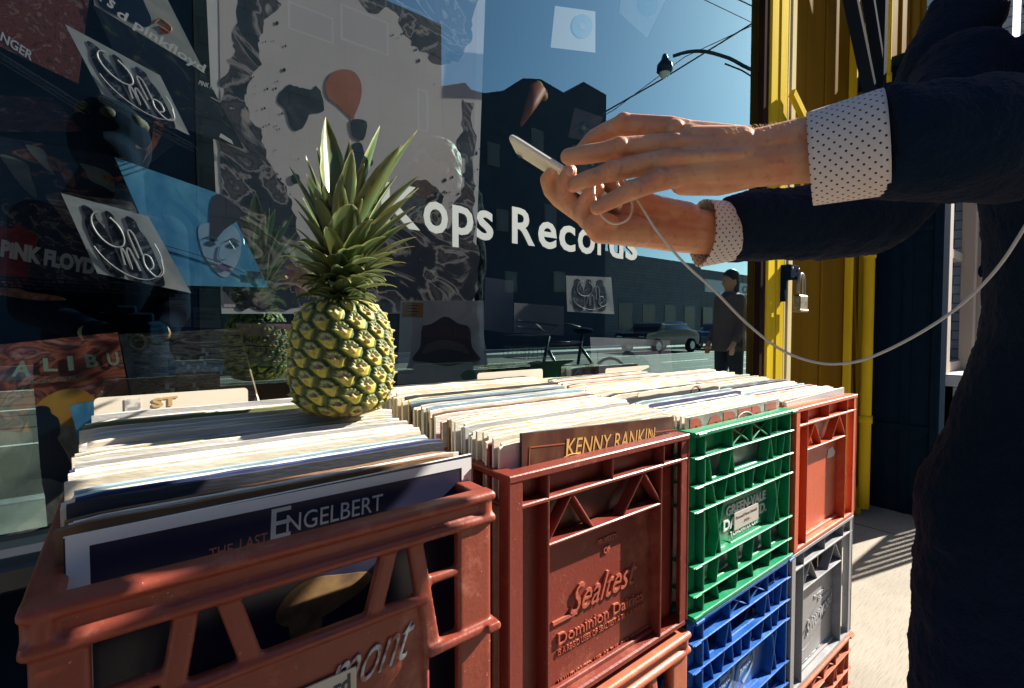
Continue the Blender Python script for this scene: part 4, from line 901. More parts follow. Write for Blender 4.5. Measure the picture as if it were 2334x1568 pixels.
bluec = art('blue_portrait_cover',[(.3,(.04,.24,.55)),(.5,(.10,.38,.66)),(.62,(.15,.50,.76)),(.75,(.3,.6,.8))],2.2,1.6,6)
a = Cover('display_album', [(261,358),(509,445),(612,655),(390,650)], bluec, 'bright blue album with a pale face, leaning on the wire rack left of the pineapple', Y=1.085)
fm = art('pale_blue_face',[(.3,(.16,.40,.66)),(.5,(.34,.52,.72)),(.7,(.52,.62,.76))],2.4,.6,3)
a.smooth('face_print', [(452,520),(475,508),(510,505),(538,520),(549,548),(548,580),(536,608),(518,630),(502,628),(480,605),(460,570)], fm)
a.smooth('hair_print', [(484,452),(509,447),(550,490),(510,525),(482,556),(478,520)], mat('dark_hair_print',(.03,.03,.06),.5))
db = mat('dark_blue_print',(.02,.06,.14),.5)
for P in ([(466,556),(476,549),(492,556),(480,562)],[(516,560),(530,553),(545,560),(530,566)]): a.smooth('eye_print', P, db)
a.line('brow_line',[(462,545),(476,540),(496,548)],db,.0009); a.line('brow_line',[(512,552),(530,544),(546,552)],db,.0009); a.line('nose_line',[(502,560),(498,585),(506,592),(514,590)],mat('mid_blue_print',(.12,.2,.36),.5),.0008)
a.smooth('lips_print', [(494,606),(506,602),(516,604),(528,608),(514,616),(502,614)], mat('lip_print',(.2,.12,.3),.5)); a.line('crack_line',[(375,560),(430,575),(500,598),(540,615),(580,632),(600,645)],db,.0008)
a.poly('printed_label', [(562,618),(594,620),(597,636),(566,634)], db)
script_album([(139,440),(338,493),(436,668),(222,623)], 'white album with black and white group photo and script, lower rack over the blue album', Y=1.06, w=.0014)
for P,cl,lb,Y_ in (([(385,668),(432,668),(436,745),(388,745)],(.20,.22,.32),'small blue grey price sheet hanging under the blue album',1.2),
  ([(440,700),(500,702),(505,748),(442,746)],(.16,.17,.24),'second blue grey sheet lower beside the gold album',1.22)):
    d = Cover('paper_sheet', P, mat('blue_grey_sheet',cl,.7,[x*.7 for x in cl],5), lb, 'sheet', Y=Y_); d.line('printed_line',[(P[0][0]+6,P[0][1]+14),(P[1][0]-8,P[1][1]+14)],ink,.001); d.line('printed_line',[(P[0][0]+6,P[0][1]+26),(P[1][0]-12,P[1][1]+26)],ink,.001)
a = Cover('display_album', [(-60,215),(120,222),(190,300),(-60,300)], art('red_blue_cover',[(.4,(.015,.02,.035)),(.52,(.10,.03,.03)),(.6,(.03,.05,.10)),(.68,(.30,.2,.14))],5,1.5,8), 'dark red and blue album lying between the two left racks', Y=1.25)
# wire racks
wire = mat('black_wire',(.012,.018,.03),.35,metal=.3)
def rack(P0, P1, Y, label, rows=3, dy=14, nx=22):
    mb = MB()
    for r_ in range(rows): mb.tube([atY(P0[0],P0[1]+r_*dy*.55,Y+r_*.02), atY(P1[0],P1[1]+r_*dy*.55,Y+r_*.02)], .0018, 6)
    for i in range(nx+1):
        f=i/nx; x=P0[0]+(P1[0]-P0[0])*f; y=P0[1]+(P1[1]-P0[1])*f
        mb.tube([atY(x,y,Y),atY(x+12,y+(rows-1)*dy*.55,Y+(rows-1)*.02)],.0014,6)
    a_=atY(P0[0],P0[1],Y); b_=atY(P1[0],P1[1],Y)
    return tag(mb.build('wire_rack', wire),label,'rack')
rack((-60,84),(192,240),1.07,'black wire rack under the brown painted album, top left',3,16,16); rack((226,214),(440,330),1.05,'black wire rack holding the slanting white album',3,14,15)
rack((-40,628),(400,652),1.14,'black wire rack along the bottom of the lower left albums',4,14,26); rack((384,652),(624,664),1.16,'short wire rack end under the blue album',3,14,14)
# lower display
mal = Cover('display_album', [(-45,790),(268,757),(330,1090),(-40,1262)], art('red_dusk_sky',[(.3,(.04,.02,.028)),(.42,(.16,.045,.035)),(.50,(.42,.14,.08)),(.56,(.07,.03,.04)),(.64,(.50,.26,.22)),(.72,(.12,.05,.05))],3.2,1.8,8,stretch=(.7,2.2,1)), 'red dusk album with pale green capitals and a yellow sun, bottom left of the window', Y=.985)
sand = art('pale_sea_print',[(.3,(.06,.10,.10)),(.45,(.25,.24,.20)),(.6,(.46,.43,.36)),(.72,(.6,.58,.52))],3.5,1.6,8)
mal.smooth('sun_print', [(56,1000),(62,960),(85,920),(130,892),(175,885),(205,898),(228,925),(235,975),(150,1000)], art('yellow_sun_print',[(.4,(.5,.25,.045)),(.6,(.6,.36,.08))],3,1,6))
mal.smooth('sea_print', [(-45,1010),(0,985),(60,985),(130,968),(200,975),(270,960),(300,1080),(230,1140),(120,1190),(0,1240),(-40,1250)], sand)
mal.smooth('figure_print', [(64,940),(88,925),(112,928),(118,942),(134,955),(138,985),(132,1000),(150,1030),(170,1080),(150,1100),(110,1090),(72,1092),(60,1085),(72,1040),(76,990),(66,958)], ink)
for P in ([(180,1000),(215,985),(240,1000),(200,1010)],[(185,1035),(230,1020),(245,1035),(200,1046)],[(0,1045),(45,1035),(60,1075),(10,1100)]): mal.smooth('crate_print', P, mat('ochre_picture',(.26,.13,.05),.5,(.1,.06,.04),60))
mal.text('title_lettering',[('A',(26,858),(70,858),(30,822),.03),('L',(100,846),(132,846),(98,816),.03),('I',(157,845),(170,843),(153,812),.03),('B',(198,838),(226,836),(192,808),.03),('U',(248,834),(274,832),(242,804),.03)], mat('pale_green_title',(.27,.40,.30),.5))
mal.text('small_title',[('ANDERSON PAAK',(62,876),(196,862),(62,868),.0)], mat('dim_green_title',(.22,.27,.2),.5))
g = Cover('display_album', [(272,762),(543,748),(592,928),(308,935)], art('gold_black_photo',[(.32,(.05,.045,.035)),(.43,(.24,.20,.11)),(.50,(.60,.52,.30)),(.55,(.14,.12,.08)),(.63,(.8,.7,.46))],5,1.4,9,stretch=(1,3,1)), 'black and gold album with ornate white flowers, standing behind the foreground records', size=.185, medge=PAL[2][1])
g.poly('pale_edge', [(272,762),(290,761),(332,934),(308,935)], mat('pale_gold_print',(.5,.46,.34),.4,(.3,.26,.16),60))
g.line('ornament_ring', [(318+18*math.cos(t),782+16*math.sin(t)) for t in np.linspace(0,6.28,16)], mat('gold_print',(.5,.42,.22),.4), .003)
wf = mat('white_flower_print',(.78,.76,.66),.5)
for (x,y,r_) in ((408,818,5),(420,828,4),(432,836,5),(446,848,4),(462,818,5),(470,828,4),(455,838,4),(498,842,5),(508,850,4),(386,882,6),(398,892,6),(410,900,5),(448,878,5),(456,888,4),(470,800,5),(478,808,4)):
    g.smooth('flower_print', [(x+r_*math.cos(t)*(1.2 if i%2 else .7),y+r_*1.5*math.sin(t)*(1 if i%2 else .7)) for i,t in enumerate(np.linspace(0,6.28,9)[:-1])], wf, n=2)
g.text('small_print',[('KANYE WEST',(502,875),(540,872),(502,868),.0)], wf)
h = Cover('sign_card', [(536,737),(700,739),(704,836),(572,834)], mat('lavender_card',(.55,.53,.62),.6,(.48,.46,.55),3), 'grey lavender card printed in plain black capitals beside the pineapple', 'card', size=.17)
h.text('title_lettering',[('AHEAD',(540,778),(612,781),(540,764),.03),('IN SHAPE',(545,806),(652,811),(545,790),.0)], ink); h.line('rule_line',[(545,787),(700,789)],ink,.001)
t = Cover('display_album', [(913,685),(1103,685),(1103,870),(905,876)], art('kraft_grey',[(.4,(.50,.47,.47)),(.6,(.58,.54,.53))],3,1,6), 'grey album with a dim red banner title and an orange sticker, right of the pineapple', size=.195)
t.poly('sticker', [(918,689),(965,690),(964,724),(917,722)], mat('orange_sticker',(.42,.22,.05),.6))
for k in range(4): t.line('sticker_line',[(928+(k%2)*4,696+k*7),(954-(k%2)*4,697+k*7)],ink,.0009)
dr = mat('dim_red_print',(.12,.045,.05),.5); dk_ = mat('dim_brown_print',(.06,.045,.05),.5)
t.smooth('banner_shape',[(958,790),(962,748),(985,738),(1015,722),(1045,738),(1070,748),(1076,792),(1095,820),(1060,826),(1020,835),(975,826),(940,820)],dk_)
t.text('title_lettering',[('TRAVELING',(962,768),(1070,774),(963,742),.03),('THE',(1003,736),(1030,737),(1003,728),.02)],dr)
t.smooth('arch_shape',[(962,806),(975,785),(1015,775),(1055,786),(1070,808),(1040,800),(1015,796),(985,800)],mat('dim_ochre_print',(.15,.11,.08),.5)); t.smooth('rose_print',[(1050,858),(1062,845),(1080,846),(1084,862),(1066,872)],ink)
script_album([(1290,628),(1393,632),(1400,716),(1293,710)], 'small framed looking white album with three figures and script, on the far rack', Y=.965, w=.0011)
d = Cover('display_album', [(1345,768),(1527,776),(1535,862),(1350,858)], art('pale_blue_card',[(.4,(.5,.53,.58)),(.6,(.6,.62,.66))],2,1,5), 'pale blue grey album lying behind the green crate', Y=.975)
d.poly('paper_square',[(1487,788),(1506,789),(1507,812),(1488,811)],mat('grey_print',(.18,.19,.22),.5))
d = Cover('display_album', [(1363,803),(1500,800),(1512,870),(1366,872)], art('mauve_card',[(.4,(.30,.28,.34)),(.6,(.36,.34,.40))],2,1,5), 'mauve grey album standing before the pale blue one', Y=.955)
d.smooth('dark_bust',[(1420,805),(1440,802),(1452,818),(1462,812),(1480,830),(1478,860),(1425,858)],ink)
script_album([(1290,834),(1372,836),(1378,905),(1294,902)], 'small white album peeping over the records of the lettered crate', Y=.975, w=.001)
for P,lb,Y_ in (([(1106,632),(1170,640),(1170,760),(1102,752)],'dark grey blank sheet leaning right of the poster',1.12),([(1172,690),(1285,698),(1285,765),(1172,758)],'dark sheet with two faint printed lines right of the grey sheets',1.06)):
    d = Cover('paper_sheet', P, mat('dim_sheet',(.20,.21,.26),.7,(.15,.16,.2),4), lb, 'sheet', Y=Y_)
    if Y_ < 1.1: d.line('printed_line',[(1178,730),(1270,742)],ink,.003); d.line('printed_line',[(1178,745),(1240,752)],ink,.003)
d = Cover('display_album', [(158,925),(250,905),(270,1010),(190,1040)], bluec, 'pale blue album edge peeping out left of the cream divider card', Y=.93)
# record bins inside, plastic wrap
mb = MB(); p0 = atY(1112,836,1.55); p1 = atY(1322,820,1.55)
mb.box(p0.x,1.5,.71,p1.x,1.52,p0.z); mb.box(p0.x,1.86,.71,p1.x,1.88,p0.z); mb.box(p0.x,1.52,.71,p0.x+.02,1.86,p0.z); mb.box(p1.x-.02,1.52,.71,p1.x,1.86,p0.z)
tag(mb.build('record_bin', black_paint),'black open bin of records inside the window, right of the pineapple','bin')
for k in range(7): 
    mb = MB(); mb.box(p0.x+.03,1.54+.045*k,.72,p1.x-.03,1.544+.045*k,p0.z+.005+.004*(k%3)); tag(mb.build('record_sleeve', PAL[(0,4,1,3,4,1,0)[k]][1]),'record sleeve standing in the black bin inside the window','record','records in the black bin inside the window')
mb = MB(); vs=[]; nx=40; ny=14
for j in range(ny+1):
    for i in range(nx+1):
        x=p0.x-.12+(p1.x-p0.x+.12)*i/nx; y=1.50+.3*j/ny
        z=p0.z+.012+.05*math.exp(-((i/nx-.55)/.14)**2)*math.sin(math.pi*j/ny)+.014*mnoise.noise(Vector((x*14,y*16,2)))+.007*mnoise.noise(Vector((x*50,y*40,5)))
        vs.append((x,y,z))
mb.add(vs,[(j*(nx+1)+i,j*(nx+1)+i+1,(j+1)*(nx+1)+i+1,(j+1)*(nx+1)+i) for j in range(ny) for i in range(nx)])
tag(mb.build('plastic_wrap', mat('clear_wrap',(.5,.52,.55),.15,spec=1.)),'crumpled silvery plastic wrap lying on the bin inside the window','plastic wrap')
# hanging 45 rpm sleeves, cone lamp
def disc45(P, Y, lb, cpx, rpx, mc, ms_):
    d = Cover('hanging_sleeve', P, ms_, lb, 'record sleeve', Y=Y, t=.002)
    d.smooth('record_label',[(cpx[0]+rpx*math.cos(t),cpx[1]+rpx*1.15*math.sin(t)) for t in np.linspace(0,6.28,13)[:-1]],mc)
    d.smooth('centre_hole',[(cpx[0]+rpx*.3*math.cos(t),cpx[1]+rpx*.34*math.sin(t)) for t in np.linspace(0,6.28,9)[:-1]],mat('hole_print',(.25,.33,.38),.5)); return d
slw = mat('sleeve_pale_inside',(.62,.66,.66),.6); cyan = mat('cyan_label',(.02,.33,.52),.4)
disc45([(1265,13),(1357,26),(1357,120),(1255,108)],1.02,'pale square single sleeve with a cyan disc, hanging high in the window',(1326,60),24,cyan,slw)
disc45([(1420,-40),(1530,-30),(1475,86),(1412,30)],1.03,'tilted single sleeve with a blue disc at the top edge of the window',(1475,10),24,mat('blue_label',(.03,.25,.42),.4),slw)
disc45([(1310,245),(1375,268),(1350,325),(1295,312)],1.06,'mauve grey single sleeve with a black disc, hanging beside the phone',(1330,292),14,ink,mat('mauve_sleeve',(.14,.12,.13),.7,(.10,.09,.1),20))
disc45([(1305,330),(1340,328),(1400,395),(1290,400)],1.08,'brown grey single sleeve hanging lowest, just behind the fingertips',(1350,375),12,ink,mat('brown_sleeve',(.13,.11,.09),.7))
cn = empty('hanging_cone', atY(1208,240,1.08), 'small terracotta paper cone stuffed with yellow cloth hanging in the window','decoration')
mb = MB(); a_ = atY(1188,286,1.08); b_ = atY(1226,205,1.08); mb.tube([a_,b_],[.005,.026],16); sp('cone', mb, mat('terracotta_card',(.36,.11,.06),.6), cn, True)
mb = MB(); cc = atY(1230,212,1.08)
for k in range(5):
    a2_=k*1.3; mb.sphere(cc+Vector((.014*math.cos(a2_),.01*math.sin(a2_*2),.014*math.sin(a2_)+.004)),(.017,.010,.016),12,8)
sp('cloth', mb, mat('yellow_cloth',(.5,.35,.03),.7,(.3,.2,.02),60), cn, True)
mb = MB(); mb.tube([atY(1240,200,1.08),atY(1240,-200,1.08)],.0008,5); sp('string', mb, wire, cn)
mb = MB(); mb.sphere(atY(1468,146,1.7),.012,12,8); mb.tube([atY(1470,-100,1.7),atY(1465,300,1.7)],.004,8); tag(mb.build('window_cord', mat('pale_cord',(.5,.52,.52),.6), None, True),'pale cord with a small ball hanging in the window','cord')

# ================================================================== ACROSS THE STREET (seen in the glass)
FYM = 2*GLASS_Y+16.2
def wp(x,y,Ym=FYM): return mir(x,y,Ym)
pale_b = empty('office_building',(10,-16.3,0),'tall pale block clad office building across the street','building')
xa, xb = wp(440,0).x, wp(1006,100).x
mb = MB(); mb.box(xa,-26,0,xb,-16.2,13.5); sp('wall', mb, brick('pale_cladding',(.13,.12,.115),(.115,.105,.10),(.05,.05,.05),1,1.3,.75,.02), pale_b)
wn = mat('dim_glass',(.10,.085,.09),.15)
for (x0,x1,y0,y1) in ((655,760,22,85),(775,885,30,110),(650,740,-90,-20),(770,880,-70,0),(950,975,205,300)):
    p_=wp(x0,y0);q_=wp(x1,y1); z0,z1=wp((x0+x1)/2,y1).z,wp((x0+x1)/2,y0).z
    mb=MB(); mb.box(p_.x,-16.19,z0,q_.x,-16.16,z1); f_=sp('window',mb,mat('window_surround',(.3,.28,.27),.7),pale_b); mb=MB(); mb.box(p_.x+.08,-16.159,z0+.08,q_.x-.08,-16.15,z1-.08); sp('window_pane',mb,wn,f_)
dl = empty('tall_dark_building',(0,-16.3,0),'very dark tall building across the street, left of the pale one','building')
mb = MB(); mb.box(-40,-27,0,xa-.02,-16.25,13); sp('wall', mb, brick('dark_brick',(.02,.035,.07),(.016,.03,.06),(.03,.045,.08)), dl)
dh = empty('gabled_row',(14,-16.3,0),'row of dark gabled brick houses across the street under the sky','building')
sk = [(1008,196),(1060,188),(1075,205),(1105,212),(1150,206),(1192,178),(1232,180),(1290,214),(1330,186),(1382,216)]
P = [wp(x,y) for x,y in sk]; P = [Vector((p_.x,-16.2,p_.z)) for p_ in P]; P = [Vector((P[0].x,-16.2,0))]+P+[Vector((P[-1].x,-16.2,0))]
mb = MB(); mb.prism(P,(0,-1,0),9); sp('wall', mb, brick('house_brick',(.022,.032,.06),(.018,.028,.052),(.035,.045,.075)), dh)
for (x,y) in ((1050,330),(1110,330),(1210,300),(1330,300),(1050,470),(1130,480),(1240,470),(1340,470),(1150,620),(1260,620)):
    a_=wp(x,y+45);b_=wp(x+28,y); mb=MB(); mb.box(a_.x,-16.19,a_.z,b_.x,-16.17,b_.z); f_=sp('window',mb,mat('dark_surround',(.12,.11,.1),.7),dh); mb=MB(); mb.box(a_.x+.08,-16.169,a_.z+.08,b_.x-.08,-16.16,b_.z-.08); sp('window_pane',mb,wn,f_)
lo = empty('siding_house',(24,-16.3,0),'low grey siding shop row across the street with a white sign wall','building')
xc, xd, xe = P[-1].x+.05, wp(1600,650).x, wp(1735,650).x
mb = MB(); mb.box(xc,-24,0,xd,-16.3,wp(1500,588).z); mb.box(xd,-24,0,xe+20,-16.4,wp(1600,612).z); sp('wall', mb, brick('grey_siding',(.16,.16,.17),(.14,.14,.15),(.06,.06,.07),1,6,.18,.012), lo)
mb = MB(); za,zb_ = wp(1650,668).z, wp(1650,640).z; mb.box(xd+.6,-16.39,za,xe-.3,-16.3,zb_); sg=sp('shop_sign',mb,mat('white_sign',(.6,.6,.58),.6),lo)
mb = MB(); put_text(mb,'CO',(xe-1.2,-16.3,za+.12),(-1.6,0,0),(0,0,zb_-za-.3),.02,.03,n=Vector((0,1,0))); sp('sign_lettering',mb,ink,sg)
for k in range(5):
    mb=MB(); x=xc+1.2+k*2.2; mb.box(x,-16.29,.9,x+1.2,-16.27,2.4); sp('window',mb,wn,lo)
# street lamp, wires
sl_ = empty('street_lamp',(9.3,-2.6,0),'street lamp with a curved arm and dark bell shaped lantern, over the road','street lamp')
hd = wp(1515,150,5.94); pb = Vector((9.6,-2.7,0)); mb = MB(); mb.tube([pb,Vector((9.6,-2.7,7.6))],[.09,.06],12); sp('pole', mb, wire, sl_, True)
arm = [wp(1534,128,5.94),wp(1570,118,5.7),wp(1610,118,5.4),wp(1660,132,5.1),wp(1728,158,4.6),Vector((9.6,-2.7,6.6))]
mb = MB(); mb.tube(cat_rom(arm,6),.035,8); mb.tube([wp(1652,145,5.1),wp(1690,160,4.9),wp(1740,190,4.6)],.015,6); sp('arm', mb, wire, sl_, True)
mb = MB(); L_=hd; mb.tube([L_+Vector((0,0,.22)),L_+Vector((0,0,.12)),L_+Vector((0,0,.02)),L_+Vector((0,0,-.10)),L_+Vector((0,0,-.14))],[.045,.07,.15,.16,.12],14); sp('lantern', mb, wire, sl_, True)
mb = MB(); mb.sphere(L_+Vector((0,0,-.15)),(.11,.11,.09),12,8); sp('lamp_glass', mb, mat('lamp_glass',(.7,.7,.65),.2), sl_, True)
def wire_run(pts, r, label):
    mb = MB(); mb.tube(pts, r, 6); tag(mb.build('overhead_wire', wire), label, 'wire')
wire_run([wp(1300,300,9.),wp(1505,183,8.),wp(1728,45,6.),wp(1850,-40,5.4)],.022,'thick overhead wire running up past the lantern')
wire_run([wp(1300,306,9.),wp(1400,250,8.5),wp(1560,130,7.4),wp(1728,52,6.),wp(1850,-20,5.4)],.011,'thin overhead wire twisted beside the thick one')
wire_run([wp(1600,-40,7.),wp(1728,20,7.),wp(1900,110,7.)],.018,'overhead wire crossing the top right of the window'); wire_run([wp(1590,-8,8.),wp(1728,58,8.),wp(1900,150,8.)],.012,'second thin overhead wire below it at the top right')
# parked cars
def car(loc, cm, label):
    root = empty('parked_car', loc, label, 'car', 'cars parked across the street')
    prof = [(-2.1,.35),(-2.15,.7),(-2.05,.88),(-1.2,.98),(-.6,1.38),(.7,1.42),(1.45,1.05),(2.0,.95),(2.15,.7),(2.12,.35)]
    mb = MB(); vs=[]; st=[(-.86,0),(-.84,.0),(-.72,1),(.72,1),(.84,0),(.86,0)]
    for y,kk in ((-.82,.0),(-.86,.0),(-.74,1.),(.74,1.),(.86,0.),(.82,0.)):
        for x,z in prof:
            zz = z if (kk or z<=.98) else .98+(z-.98)*.15
            if y in (-.82,.82): zz=min(zz,.95)
            vs.append((x,y,zz))
    n=len(prof); fs=[(j*n+i,j*n+i+1,(j+1)*n+i+1,(j+1)*n+i) for j in range(5) for i in range(n-1)]+[tuple(range(n)),tuple(range(5*n,6*n))]+[(j*n,(j+1)*n,(j+1)*n+n-1,j*n+n-1) for j in range(5)]
    mb.add(vs,fs); b=mb.build('body',cm,root); smooth_angle(b,30)
    mb = MB(); mb.box(-.95,-.80,1.0,1.15,.80,1.32,ch=.05); mb.build('windows',wn,root)
    for x in (-1.3,1.35):
        for y in (-.80,.80):
            mb=MB(); mb.tube([(x,y-.1,.32),(x,y+.1,.32)],.32,20); t_=mb.build('wheel',black_paint,root); smooth_angle(t_); mb=MB(); mb.tube([(x,y-.105,.32),(x,y+.105,.32)],.19,16); mb.build('hubcap',mat('hub_metal',(.5,.5,.5),.3,metal=.8),t_)
    for y in (-.6,.6): mb=MB(); mb.box(-2.14,y-.14,.62,-2.10,y+.14,.76,ch=.01); mb.build('headlight',mat('headlight_glass',(.7,.7,.7),.1),root)
    return root
car((19.5,-11.9,-.13), mat('dark_car_paint',(.015,.02,.035),.15,coat=1.), 'dark parked car across the street, nearer the gabled houses')
car((25.5,-11.9,-.13), mat('blue_car_paint',(.05,.10,.2),.15,coat=1.), 'blue parked car across the street in front of the white sign')
# bicycle
bk = empty('bicycle',(3.6,-1.7,0),'dark bicycle with a front wire basket standing near the kerb','bicycle'); bx,by=3.05,-1.75
for x in (bx,bx+1.05):
    mb=MB(); mb.tube([(x+.33*math.cos(t),by,.34+.33*math.sin(t)) for t in np.linspace(0,6.2832,29)],.016,8,cap=False); w_=sp('wheel',mb,black_paint,bk,True)
    mb=MB(); [mb.tube([(x,by,.34),(x+.32*math.cos(t),by,.34+.32*math.sin(t))],.0015,4) for t in np.linspace(0,6.2832,17)[:-1]]; sp('spoke',mb,wire,w_)
mb=MB()
for a_,b_ in (((bx,.34),(bx+.16,.92)),((bx+.14,.85),(bx+.62,.85)),((bx+.15,.78),(bx+.5,.32)),((bx+.62,.92),(bx+.5,.32)),((bx+.5,.32),(bx+1.05,.34)),((bx+1.05,.34),(bx+.6,.8))): mb.tube([(a_[0],by,a_[1]),(b_[0],by,b_[1])],.016,8)
sp('frame',mb,mat('bike_paint',(.02,.03,.05),.3),bk,True)
mb=MB(); mb.tube(cat_rom([(bx+.3,by-.28,1.0),(bx+.16,by-.2,1.03),(bx+.14,by,.95),(bx+.16,by+.2,1.03),(bx+.3,by+.28,1.0)],5),.011,8); sp('handlebar',mb,wire,bk,True)
mb=MB(); mb.sphere((bx+.64,by,.97),(.13,.07,.035),12,8); sp('saddle',mb,black_paint,bk,True)
mb=MB()
for z in (.72,.82,.93): mb.tube([(bx-.28,by-.15,z),(bx+.04,by-.15,z),(bx+.04,by+.15,z),(bx-.28,by+.15,z),(bx-.28,by-.15,z)],.004,5)
for i in range(7):
    for yy in (-.15,.15): mb.tube([(bx-.28+.32*i/6,by+yy,.72),(bx-.28+.32*i/6,by+yy,.93)],.003,4)
sp('basket',mb,wire,bk)

# ================================================================== PEOPLE
def skin_mat(name, base, red, freck):
    m, nt, b = _nt(name); L = nt.links.new
    tc = N(nt,'ShaderNodeTexCoord')
    n = N(nt,'ShaderNodeTexNoise'); n.inputs['Scale'].default_value = 28; n.inputs['Detail'].default_value = 4; L(tc.outputs['Object'], n.inputs['Vector'])
    r = ramp(nt,[(.35,base),(.68,red)]); L(n.outputs['Fac'], r.inputs['Fac'])
    n2 = N(nt,'ShaderNodeTexNoise'); n2.inputs['Scale'].default_value = 150; n2.inputs['Detail'].default_value = 1; L(tc.outputs['Object'], n2.inputs['Vector'])
    r2 = ramp(nt,[(.56,(0,0,0)),(.80,(.36,)*3)]); L(n2.outputs['Fac'], r2.inputs['Fac'])
    mx = N(nt,'ShaderNodeMixRGB'); L(r2.outputs[0],mx.inputs[0]); L(r.outputs[0],mx.inputs[1]); mx.inputs[2].default_value=c4(freck); L(mx.outputs[0],b.inputs['Base Color'])
    b.inputs['Roughness'].default_value=.48; b.inputs['Subsurface Weight'].default_value=.25; b.inputs['Subsurface Radius'].default_value=(.011,.004,.002); b.inputs['Subsurface Scale'].default_value=1.
    n3 = N(nt,'ShaderNodeTexNoise'); n3.inputs['Scale'].default_value = 330; n3.inputs['Detail'].default_value = 4; mp=N(nt,'ShaderNodeMapping'); mp.inputs['Scale'].default_value=(1,1,1); L(tc.outputs['Object'],n3.inputs['Vector'])
    bp = N(nt,'ShaderNodeBump'); bp.inputs['Strength'].default_value=.35; bp.inputs['Distance'].default_value=.0008; L(n3.outputs['Fac'],bp.inputs['Height'])
    vo = N(nt,'ShaderNodeTexVoronoi'); vo.inputs['Scale'].default_value=420; L(tc.outputs['Object'],vo.inputs['Vector']); b2=N(nt,'ShaderNodeBump'); b2.inputs['Strength'].default_value=.2; b2.inputs['Distance'].default_value=.0005; L(vo.outputs['Distance'],b2.inputs['Height']); L(bp.outputs[0],b2.inputs['Normal']); L(b2.outputs[0],b.inputs['Normal'])
    return m
skin = skin_mat('freckled_skin',(.70,.37,.21),(.62,.24,.13),(.30,.11,.055))
def chain(mb, pts, n=14):
    """pts: (px,py,depth,radius in photo pixels)"""
    P = [(atD(x,y,d), r*d/F) for x,y,d,r in pts]
    for (a,ra),(b_,rb) in zip(P[:-1],P[1:]): mb.capsule(a,b_,ra,rb,n)
hb = MB()
# near (right) hand seen from the back
chain(hb,[(1960,326,.440,53),(1826,322,.456,52),(1740,338,.46,47),(1690,342,.462,42)]); chain(hb,[(1960,352,.440,55),(1828,364,.456,53),(1740,374,.46,50),(1680,382,.460,46)])
for a_,k_,d0,d1,r0,r1 in (((1690,320),(1538,300),.466,.476,32,28),((1690,340),(1540,330),.462,.466,32,27),((1690,362),(1522,368),.459,.456,33,26),((1690,388),(1502,405),.456,.448,32,24)):
    chain(hb,[(a_[0],a_[1],d0,r0),((a_[0]+k_[0])/2,(a_[1]+k_[1])/2,(d0+d1)/2,(r0+r1)/2),(k_[0],k_[1],d1,r1)])
for (x0,y0,x1,y1,r_,d_) in ((1690,330,1550,314,26,.474),(1690,352,1545,348,26,.465),(1690,375,1530,388,26,.460)): chain(hb,[(x0,y0,d_,30),(x1,y1,d_,r_-3)])
chain(hb,[(1720,382,.465,44),(1640,404,.466,41),(1560,412,.458,33)]); chain(hb,[(1700,350,.478,38),(1600,360,.480,34),(1540,350,.482,26)])
chain(hb,[(1560,305,.474,31),(1525,294,.478,28),(1475,288,.490,25),(1421,284,.500,24.5),(1388,297,.506,21),(1354,315,.510,20),(1324,345,.514,16)])
chain(hb,[(1560,330,.466,30),(1520,331,.464,27),(1470,334,.461,25.5),(1412,339,.459,25.5),(1370,347,.463,22),(1335,352,.468,22),(1296,357,.475,19)])
chain(hb,[(1550,366,.458,30),(1500,371,.453,27),(1450,378,.449,25),(1395,390,.446,24),(1365,400,.449,20),(1340,408,.452,20),(1307,421,.460,17.5)])
chain(hb,[(1530,402,.450,28),(1498,412,.446,25),(1470,422,.442,23.5),(1440,434,.438,23),(1414,447,.439,19.5),(1392,458,.441,19),(1361,474,.445,16.5)])
chain(hb,[(1700,365,.485,38),(1590,375,.505,34),(1500,372,.525,25),(1450,375,.53,21),(1400,395,.522,17)])
chain(hb,[(1680,335,.460,46),(1580,325,.464,36)]); chain(hb,[(1680,360,.458,46),(1570,360,.459,38)]); chain(hb,[(1680,380,.459,44),(1560,388,.456,36)])
# tendon ridges and knuckles on the back of the hand
for (x0,y0,x1,y1,d0,d1) in ((1700,312,1545,292,.454,.462),(1700,330,1548,322,.4435,.4475),(1690,352,1530,360,.4385,.4385)): chain(hb,[(x0,y0,d0+.0035,11),(x1,y1,d1+.004,13)])
for vn in ([(1705,318,.452,6),(1660,330,.4475,6),(1610,322,.4495,6),(1570,330,.4475,5)],[(1700,372,.446,6),(1640,362,.4435,6.5),(1590,372,.4435,6),(1550,384,.4455,5)],[(1660,330,.4475,5),(1640,362,.4435,5)],[(1780,372,.4405,6),(1700,372,.4455,6)]): chain(hb,vn,8)
for x,y,d,r_ in ((1538,296,.468,24),(1540,328,.458,24),(1518,366,.4475,23),(1498,406,.4405,22),(1421,281,.497,24),(1412,337,.4560,25),(1395,388,.4430,24),(1440,432,.4350,23)): hb.sphere(atD(x,y,d),r_*d/F,14,10)
